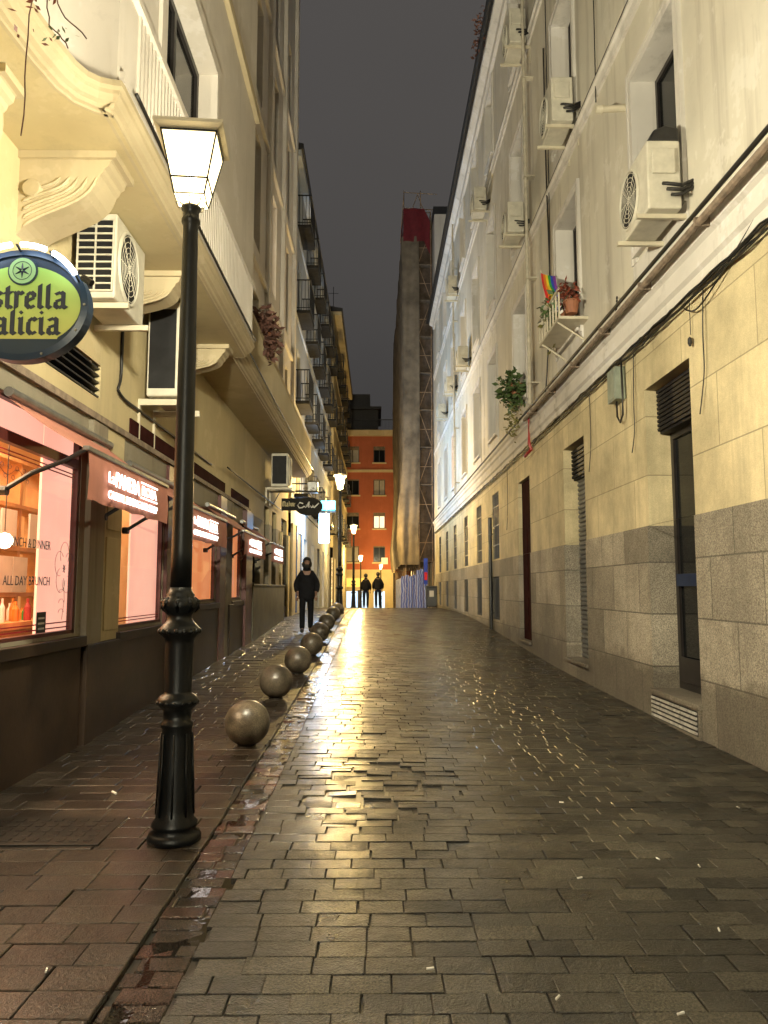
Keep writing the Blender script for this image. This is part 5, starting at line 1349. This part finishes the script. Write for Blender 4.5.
# ================================================================== SCAFFOLDED BUILDING (right, far)
Ys = 39.0
t = thing('rendered_building', (3.2, 50, 0), 'dark building behind the scaffolding at the far right', 'building')
MB().box(3.05, 12, 37.7, 66, -1, 21).build('wall', M['plaster_l2'], t)
MB().box(3.0, 12, 37.65, 66.1, 21, 21.4).build('roof', M['slate'], t)
t = thing('scaffolding', (2.3, Ys, 0), 'tall scaffold with rusty tubes and dust sheets on the far right building', 'scaffolding')
mb = MB()
xs_ = (1.55, 2.25, 2.95); ys_ = (39.0, 41.5, 44, 46.5, 49, 52, 55, 58, 61)
for x in xs_[:]:
    for y in ys_: mb.tube([(x, y, -.8), (x, y, 21.8)], .03, 6)
for k in range(1, 11):
    z = .8 + k * 2.0
    for x in xs_: mb.tube([(x, ys_[0], z + 1.0), (x, ys_[-1], z + 1.0)], .022, 5)
    for y in ys_: mb.tube([(xs_[0], y, z + .95), (xs_[2], y, z + .95)], .022, 5)
    a, b = (xs_[1], xs_[2]) if k % 2 else (xs_[2], xs_[1])
    mb.tube([(a, Ys, z), (b, Ys, z + 2)], .022, 5)
    mb.tube([(xs_[0], Ys, z), (xs_[1], Ys, z + 2)], .02, 5)
mb.build('tube_frame', M['rust'], t)
mb = MB()
for k in range(1, 11): mb.box(1.6, 3.0, 38.9, 61, .8 + k * 2.0 - .04, .8 + k * 2.0)
mb.build('platform', M['plank'], t)
mb = MB()  # billowing sheet: wraps end face part and street side
path = []; sx_ = 2.30
while sx_ > 1.46: path.append((sx_, 38.80)); sx_ -= .07
path += [(1.43, 38.84), (1.41, 38.92)]; sy_ = 39.0
while sy_ < 61: path.append((1.40, sy_)); sy_ += .14 if sy_ < 44 else .4
zs_ = [2.6 + i * .3 for i in range(60)]; k = len(path)
for j, z in enumerate(zs_):
    tie = .35 + .65 * abs(math.sin(math.pi * (z - 2.6) / 2.0)) ** .6
    for i, (x, y) in enumerate(path):
        q = (2.3 - x) + max(0, y - 38.8)
        b_ = tie * (.045 * math.sin(6.5 * q + 1.3 * math.sin(.45 * z)) + .028 * math.sin(15 * q + .6 * z) + .03 * math.sin(2.1 * q + .9 * z)) + .30 * max(0, 1 - abs(z - 4.2) / 3.2) * (.6 + .4 * math.sin(1.3 * q))
        if y < 38.9: mb.v.append((x - .12 * max(0, 1 - abs(z - 4.2) / 3.2), y - b_, z))
        else: mb.v.append((x - b_, y, z))
for j in range(len(zs_) - 1):
    for i in range(k - 1): a = j * k + i; mb.face((a, a + 1, a + k + 1, a + k))
mb.build('dust_sheet', M['netting'], t, smooth=True, fix=False)
mb = MB(); nn = 9
for j in range(32):
    for i in range(nn): mb.v.append((2.28 + i * .10, 39.35 + .04 * math.sin(i * 1.9 + j * .7), 2.8 + j * .6))
for j in range(31):
    for i in range(nn - 1): a = j * nn + i; mb.face((a, a + 1, a + nn + 1, a + nn))
mb.build('dark_net', M['darknet'], t, smooth=True, fix=False)
mb = MB(); n0 = 10
for j in range(4):
    for i in range(n0): mb.v.append((1.45 + i * .16, 38.75 - .05 * math.sin(i * 1.3 + j), 20.0 + j * .62 - (.0 if i < 8 else .35 * (i - 7))))
for j in range(3):
    for i in range(n0 - 1): a = j * n0 + i; mb.face((a, a + 1, a + n0 + 1, a + n0))
st = len(mb.v)
for j in range(4):
    for i in range(8): mb.v.append((1.44 - .03 * math.sin(i + j), 38.8 + i * .5, 20.0 + j * .62))
for j in range(3):
    for i in range(7): a = st + j * 8 + i; mb.face((a, a + 1, a + 9, a + 8))
mb.build('tarpaulin', M['redtarp'], t, smooth=True, fix=False)
mb = MB()
for z in (22.0, 22.9): mb.tube([(1.5, 39, z), (3.3, 39, z - .1)], .025, 5); mb.tube([(1.5, 39, z), (1.5, 45, z)], .02, 5)
mb.tube([(1.5, 39, 21.5), (1.5, 39, 23)], .025, 5); mb.tube([(2.4, 39, 21.5), (2.4, 39, 23)], .025, 5)
mb.build('guard_rail', M['rust'], t)
# hoarding
t = thing('site_hoarding', (2, 38.5, .3), 'blue striped site hoarding under the scaffold', 'fence')
mb = MB()
for i in range(7):
    x = 1.30 + i * .19; h = 1.55 + (.3 if i in (4, 5) else 0) + .06 * (i % 2)
    mb.box(x, x + .17, 38.4 + .05 * (i % 2), 38.45 + .05 * (i % 2), .2, .45 + h)
for i in range(12): mb.box(1.26, 1.30, 38.5 + i * .8, 39.26 + i * .8, -.2, 1.9)
mb.build('panels', M['hoard'], t, bevel=.01)
mb = MB(); mb.box(2.42, 2.62, 38.1, 38.13, 1.6, 2.9); mb.build('poster', M['fblue'], t); MB().box(2.45, 2.6, 38.08, 38.099, 1.8, 2.2).build('poster_print', M['fred'], t)
# bin
t = thing('wheelie_bin', (2.72, 37.0, .42), 'black wheelie bin with a white label at the foot of the right facade end', 'bin')
gz = ground(2.7, 37)
mb = MB(); mb.prism([(2.48, gz + .06), (2.96, gz + .06), (3.0, gz + 1.0), (2.44, gz + 1.0)], lambda a, b: (a, 36.75, b), lambda a, b: (a, 37.3, b)); mb.build('body', M['bin'], t, bevel=.02)
mb = MB(); mb.box(2.42, 3.02, 36.72, 37.34, gz + 1.0, gz + 1.08); mb.build('lid', M['bin'], t, bevel=.02)
MB().box(2.6, 2.82, 36.735, 36.745, gz + .55, gz + .85).build('sticker', M['white'], t)
for xx in (2.5, 2.9): MB().lathe([(.08, -.02), (.08, .02)], (xx, 37.2, gz + .08), 14, 'x').build('wheel', M['black'], t)

# ================================================================== background block beyond (low skyline)
t = thing('distant_block', (0, 110, 0), 'dark distant block closing the gap beside the terracotta building', 'building')
MB().box(2.2, 30, 84.5, 100, -2, 15).build('wall', M['plaster_l2'], t)

# ================================================================== PEOPLE
def skin(name, verts, edges, radii, mat, parent, org, sub=2, extra=None):
    me = bpy.data.meshes.new(name); me.from_pydata([tuple(v) for v in verts], edges, [])
    o = bpy.data.objects.new('tmp', me); COL.objects.link(o)
    md = o.modifiers.new('s', 'SKIN'); 
    me.skin_vertices.new() if not me.skin_vertices else None
    lay = me.skin_vertices[0].data
    for i, r_ in enumerate(radii): lay[i].radius = r_ if isinstance(r_, tuple) else (r_, r_)
    lay[0].use_root = True
    s2 = o.modifiers.new('u', 'SUBSURF'); s2.levels = sub; s2.render_levels = sub
    bpy.context.view_layer.update()
    nm = bpy.data.meshes.new_from_object(o.evaluated_get(bpy.context.evaluated_depsgraph_get()))
    bpy.data.objects.remove(o)
    nm.materials.clear(); nm.materials.append(mat)
    nm.polygons.foreach_set('use_smooth', [True] * len(nm.polygons))
    n = bpy.data.objects.new(name, nm); COL.objects.link(n); n.parent = parent; ORG[n.name] = Vector()
    return n
def person(loc, H, label, legs, rz=0, coat_len=.95, face=True, trous='trouser', armL=None, wide=1.0, hood=False, group=None):
    """local frame: faces -y, feet at z=0; legs=(yL,yR) stride offsets"""
    t = thing('person', loc, label, 'person', group, rz); ORG[t.name] = Vector(); k = H / 1.75
    S = lambda *p: (p[0] * k, p[1] * k, p[2] * k)
    yl, yr = legs
    V = [S(0, 0, .95), S(0, 0, 1.15), S(0, 0, 1.36), S(0, -.01, 1.47), S(0, -.02, 1.53), S(0, -.03, 1.63), S(0, -.02, 1.70),
         S(-.14, 0, 1.37), S(-.22, .02, 1.13), S(-.22, -.08, .92), S(-.21, -.11, .84),
         S(.14, 0, 1.37), S(.22, .02, 1.13), S(.22, -.08, .92), S(.21, -.11, .84),
         S(-.09, 0, .90), S(-.10, yl * .5 - .03, .50), S(-.10, yl, .09), S(-.11, yl - .14, .04),
         S(.09, 0, .90), S(.10, yr * .5 - .03, .50), S(.10, yr, .09), S(.11, yr - .14, .04)]
    E = [(0, 1), (1, 2), (2, 3), (3, 4), (4, 5), (5, 6), (2, 7), (7, 8), (8, 9), (9, 10), (2, 11), (11, 12), (12, 13), (13, 14), (0, 15), (15, 16), (16, 17), (17, 18), (0, 19), (19, 20), (20, 21), (21, 22)]
    Rr = [.13, .12, .13, .06, .058, .088, .07, .055, .042, .03, .026, .055, .042, .03, .026, .085, .055, .038, .03, .085, .055, .038, .03]
    body = skin('body', V, E, [r_ * k for r_ in Rr], M['skin'], t, None)
    # face, ears, fingers joined into the body mesh
    import bmesh
    bm = bmesh.new(); bm.from_mesh(body.data)
    def ball(c, r, sc3=(1, 1, 1)):
        mm = Matrix.Translation(S(*c)) @ Matrix.Diagonal((*[r * k * q for q in sc3], 1)); bmesh.ops.create_icosphere(bm, subdivisions=2, radius=1, matrix=mm)
    ball((0, -.115, 1.625), .016, (1, 1.2, 1.5)); ball((-.088, -.02, 1.63), .022, (.5, 1, 1.3)); ball((.088, -.02, 1.63), .022, (.5, 1, 1.3)); ball((0, -.10, 1.578), .020, (1.4, .5, .4))
    for sx in (-1, 1):
        for f in range(4):
            x0 = sx * (.205 + f * .012); zt_ = .80; ln = (.07, .08, .075, .06)[f]
            for q in range(3): ball((x0 - sx * 0, -.125 + .006 * q - .004 * f, zt_ - ln * q / 3), .0095 - .001 * q, (1, 1, 1.9))
        for q in range(2): ball((sx * (.19), -.135 - .012 * q, .825 - .025 * q), .011, (1, 1, 1.6))
    bm.to_mesh(body.data); bm.free()
    # trousers
    V2 = [S(0, 0, .96), S(0, 0, .90), S(-.09, 0, .86), S(-.10, yl * .5 - .03, .50), S(-.10, yl, .07), S(.09, 0, .86), S(.10, yr * .5 - .03, .50), S(.10, yr, .07)]
    skin('trousers', V2, [(0, 1), (1, 2), (2, 3), (3, 4), (1, 5), (5, 6), (6, 7)], [r_ * k for r_ in (.14, .14, .10, .075, .066, .10, .075, .066)], M[trous], t, None)
    for sx, yy in ((-1, yl), (1, yr)):
        skin('shoe', [S(sx * .10, yy + .05, .055), S(sx * .105, yy - .06, .05), S(sx * .11, yy - .16, .038)], [(0, 1), (1, 2)], [.052 * k, .050 * k, .036 * k], M['shoe'], t, None)
    # coat (torso + sleeves + skirt)
    w = wide
    V3 = [S(0, 0, 1.15), S(0, 0, .95), S(0, 0, coat_len - .12), S(0, 0, 1.36), S(0, .005, 1.49),
          S(-.13, 0, 1.39), S(-.22 * w ** .5, .03, 1.13), S(-.23, -.07, .93), S(.13, 0, 1.39), S(.22 * w ** .5, .03, 1.13), S(.23, -.07, .93)]
    Rc = [(.18 * w, .15), (.175 * w, .15), (.17 * w, .155), (.14 * w ** .5, .13), (.115, .10), (.085, .08), (.085 * w ** .5, .08), (.062, .06), (.085, .08), (.085 * w ** .5, .08), (.062, .06)]
    skin('coat', V3, [(0, 1), (1, 2), (0, 3), (3, 4), (3, 5), (5, 6), (6, 7), (3, 8), (8, 9), (9, 10)], [(a * k, b * k) for a, b in Rc], M['coat'], t, None)
    skin('scarf', [S(0, .01, 1.43), S(0, -.005, 1.50), S(0, -.01, 1.545)], [(0, 1), (1, 2)], [.12 * k, .10 * k, .075 * k], M['coat'], t, None)
    # hair cap
    bm = bmesh.new(); bmesh.ops.create_icosphere(bm, subdivisions=3, radius=1, matrix=Matrix.Translation(S(0, .008, 1.665)) @ Matrix.Diagonal((.104 * k, .115 * k, .112 * k, 1)))
    for v in list(bm.verts):
        if v.co.y < -.055 * k and v.co.z < 1.69 * k: bm.verts.remove(v)
    if hood:
        bmesh.ops.create_icosphere(bm, subdivisions=3, radius=1, matrix=Matrix.Translation(S(0, .01, 1.60)) @ Matrix.Diagonal((.122 * k, .10 * k, .12 * k, 1)))
    me = bpy.data.meshes.new('hair'); bm.to_mesh(me); bm.free(); me.materials.append(M['hair']); me.polygons.foreach_set('use_smooth', [True] * len(me.polygons))
    h = bpy.data.objects.new('hair', me); COL.objects.link(h); h.parent = t
    if hood:
        bm = bmesh.new(); bmesh.ops.create_icosphere(bm, subdivisions=2, radius=1, matrix=Matrix.Translation(S(0, -.075, 1.555)) @ Matrix.Diagonal((.06 * k, .045 * k, .05 * k, 1)))
        me = bpy.data.meshes.new('beard'); bm.to_mesh(me); bm.free(); me.materials.append(M['hair']); h2 = bpy.data.objects.new('beard', me); COL.objects.link(h2); h2.parent = t
    return t
gp = ground(-1.56, 17.0)
person((-1.56, 17.0, gp + .01), 1.66, 'person with dark hair and beard in a long black coat walking up the left pavement', (-.16, .12), rz=R(6), coat_len=.80, wide=1.3, hood=True)
gp = ground(-.45, 38)
person((-.52, 38.5, gp + .0), 1.72, 'left one of the far couple, dark jacket, walking away in mid street', (.12, -.10), rz=R(176), coat_len=.98, trous='jean', wide=1.1)
person((.10, 38.6, gp + .0), 1.80, 'right and taller one of the far couple, dark jacket and jeans, walking away', (-.1, .14), rz=R(184), coat_len=1.0, trous='jean', wide=1.15)

# ================================================================== litter: cigarette ends and scraps
pts = [(-1.75, 5.2), (-1.35, 4.9), (-1.30, 4.62), (-1.95, 3.35), (-1.5, 3.1), (-1.2, 2.9), (1.45, 4.0), (1.62, 3.9), (.98, 3.75), (1.9, 3.5), (1.4, 3.2), (1.2, 5.0), (2.3, 4.9), (-2.2, 3.2), (.62, 2.7), (.2, 2.9), (1.0, 2.6)]
for i, (x, y) in enumerate(pts):
    a = rnd.uniform(0, 3.14); l_ = .014 if i else .03; r_ = .004 if i else .008
    z = ground(x, y) + .012 + r_ * .5
    mb = MB(); mb.tube([(x - l_ * math.cos(a), y - l_ * math.sin(a), z), (x + l_ * math.cos(a), y + l_ * math.sin(a), z)], r_, 6)
    tag(mb.build('litter_scrap', M['white'], org=(x, y, z)), 'tiny pale scrap of litter lying on the wet paving' if i else 'largest white scrap of litter on the pavement left of the lamp post base', 'litter', 'scraps of litter on the ground')
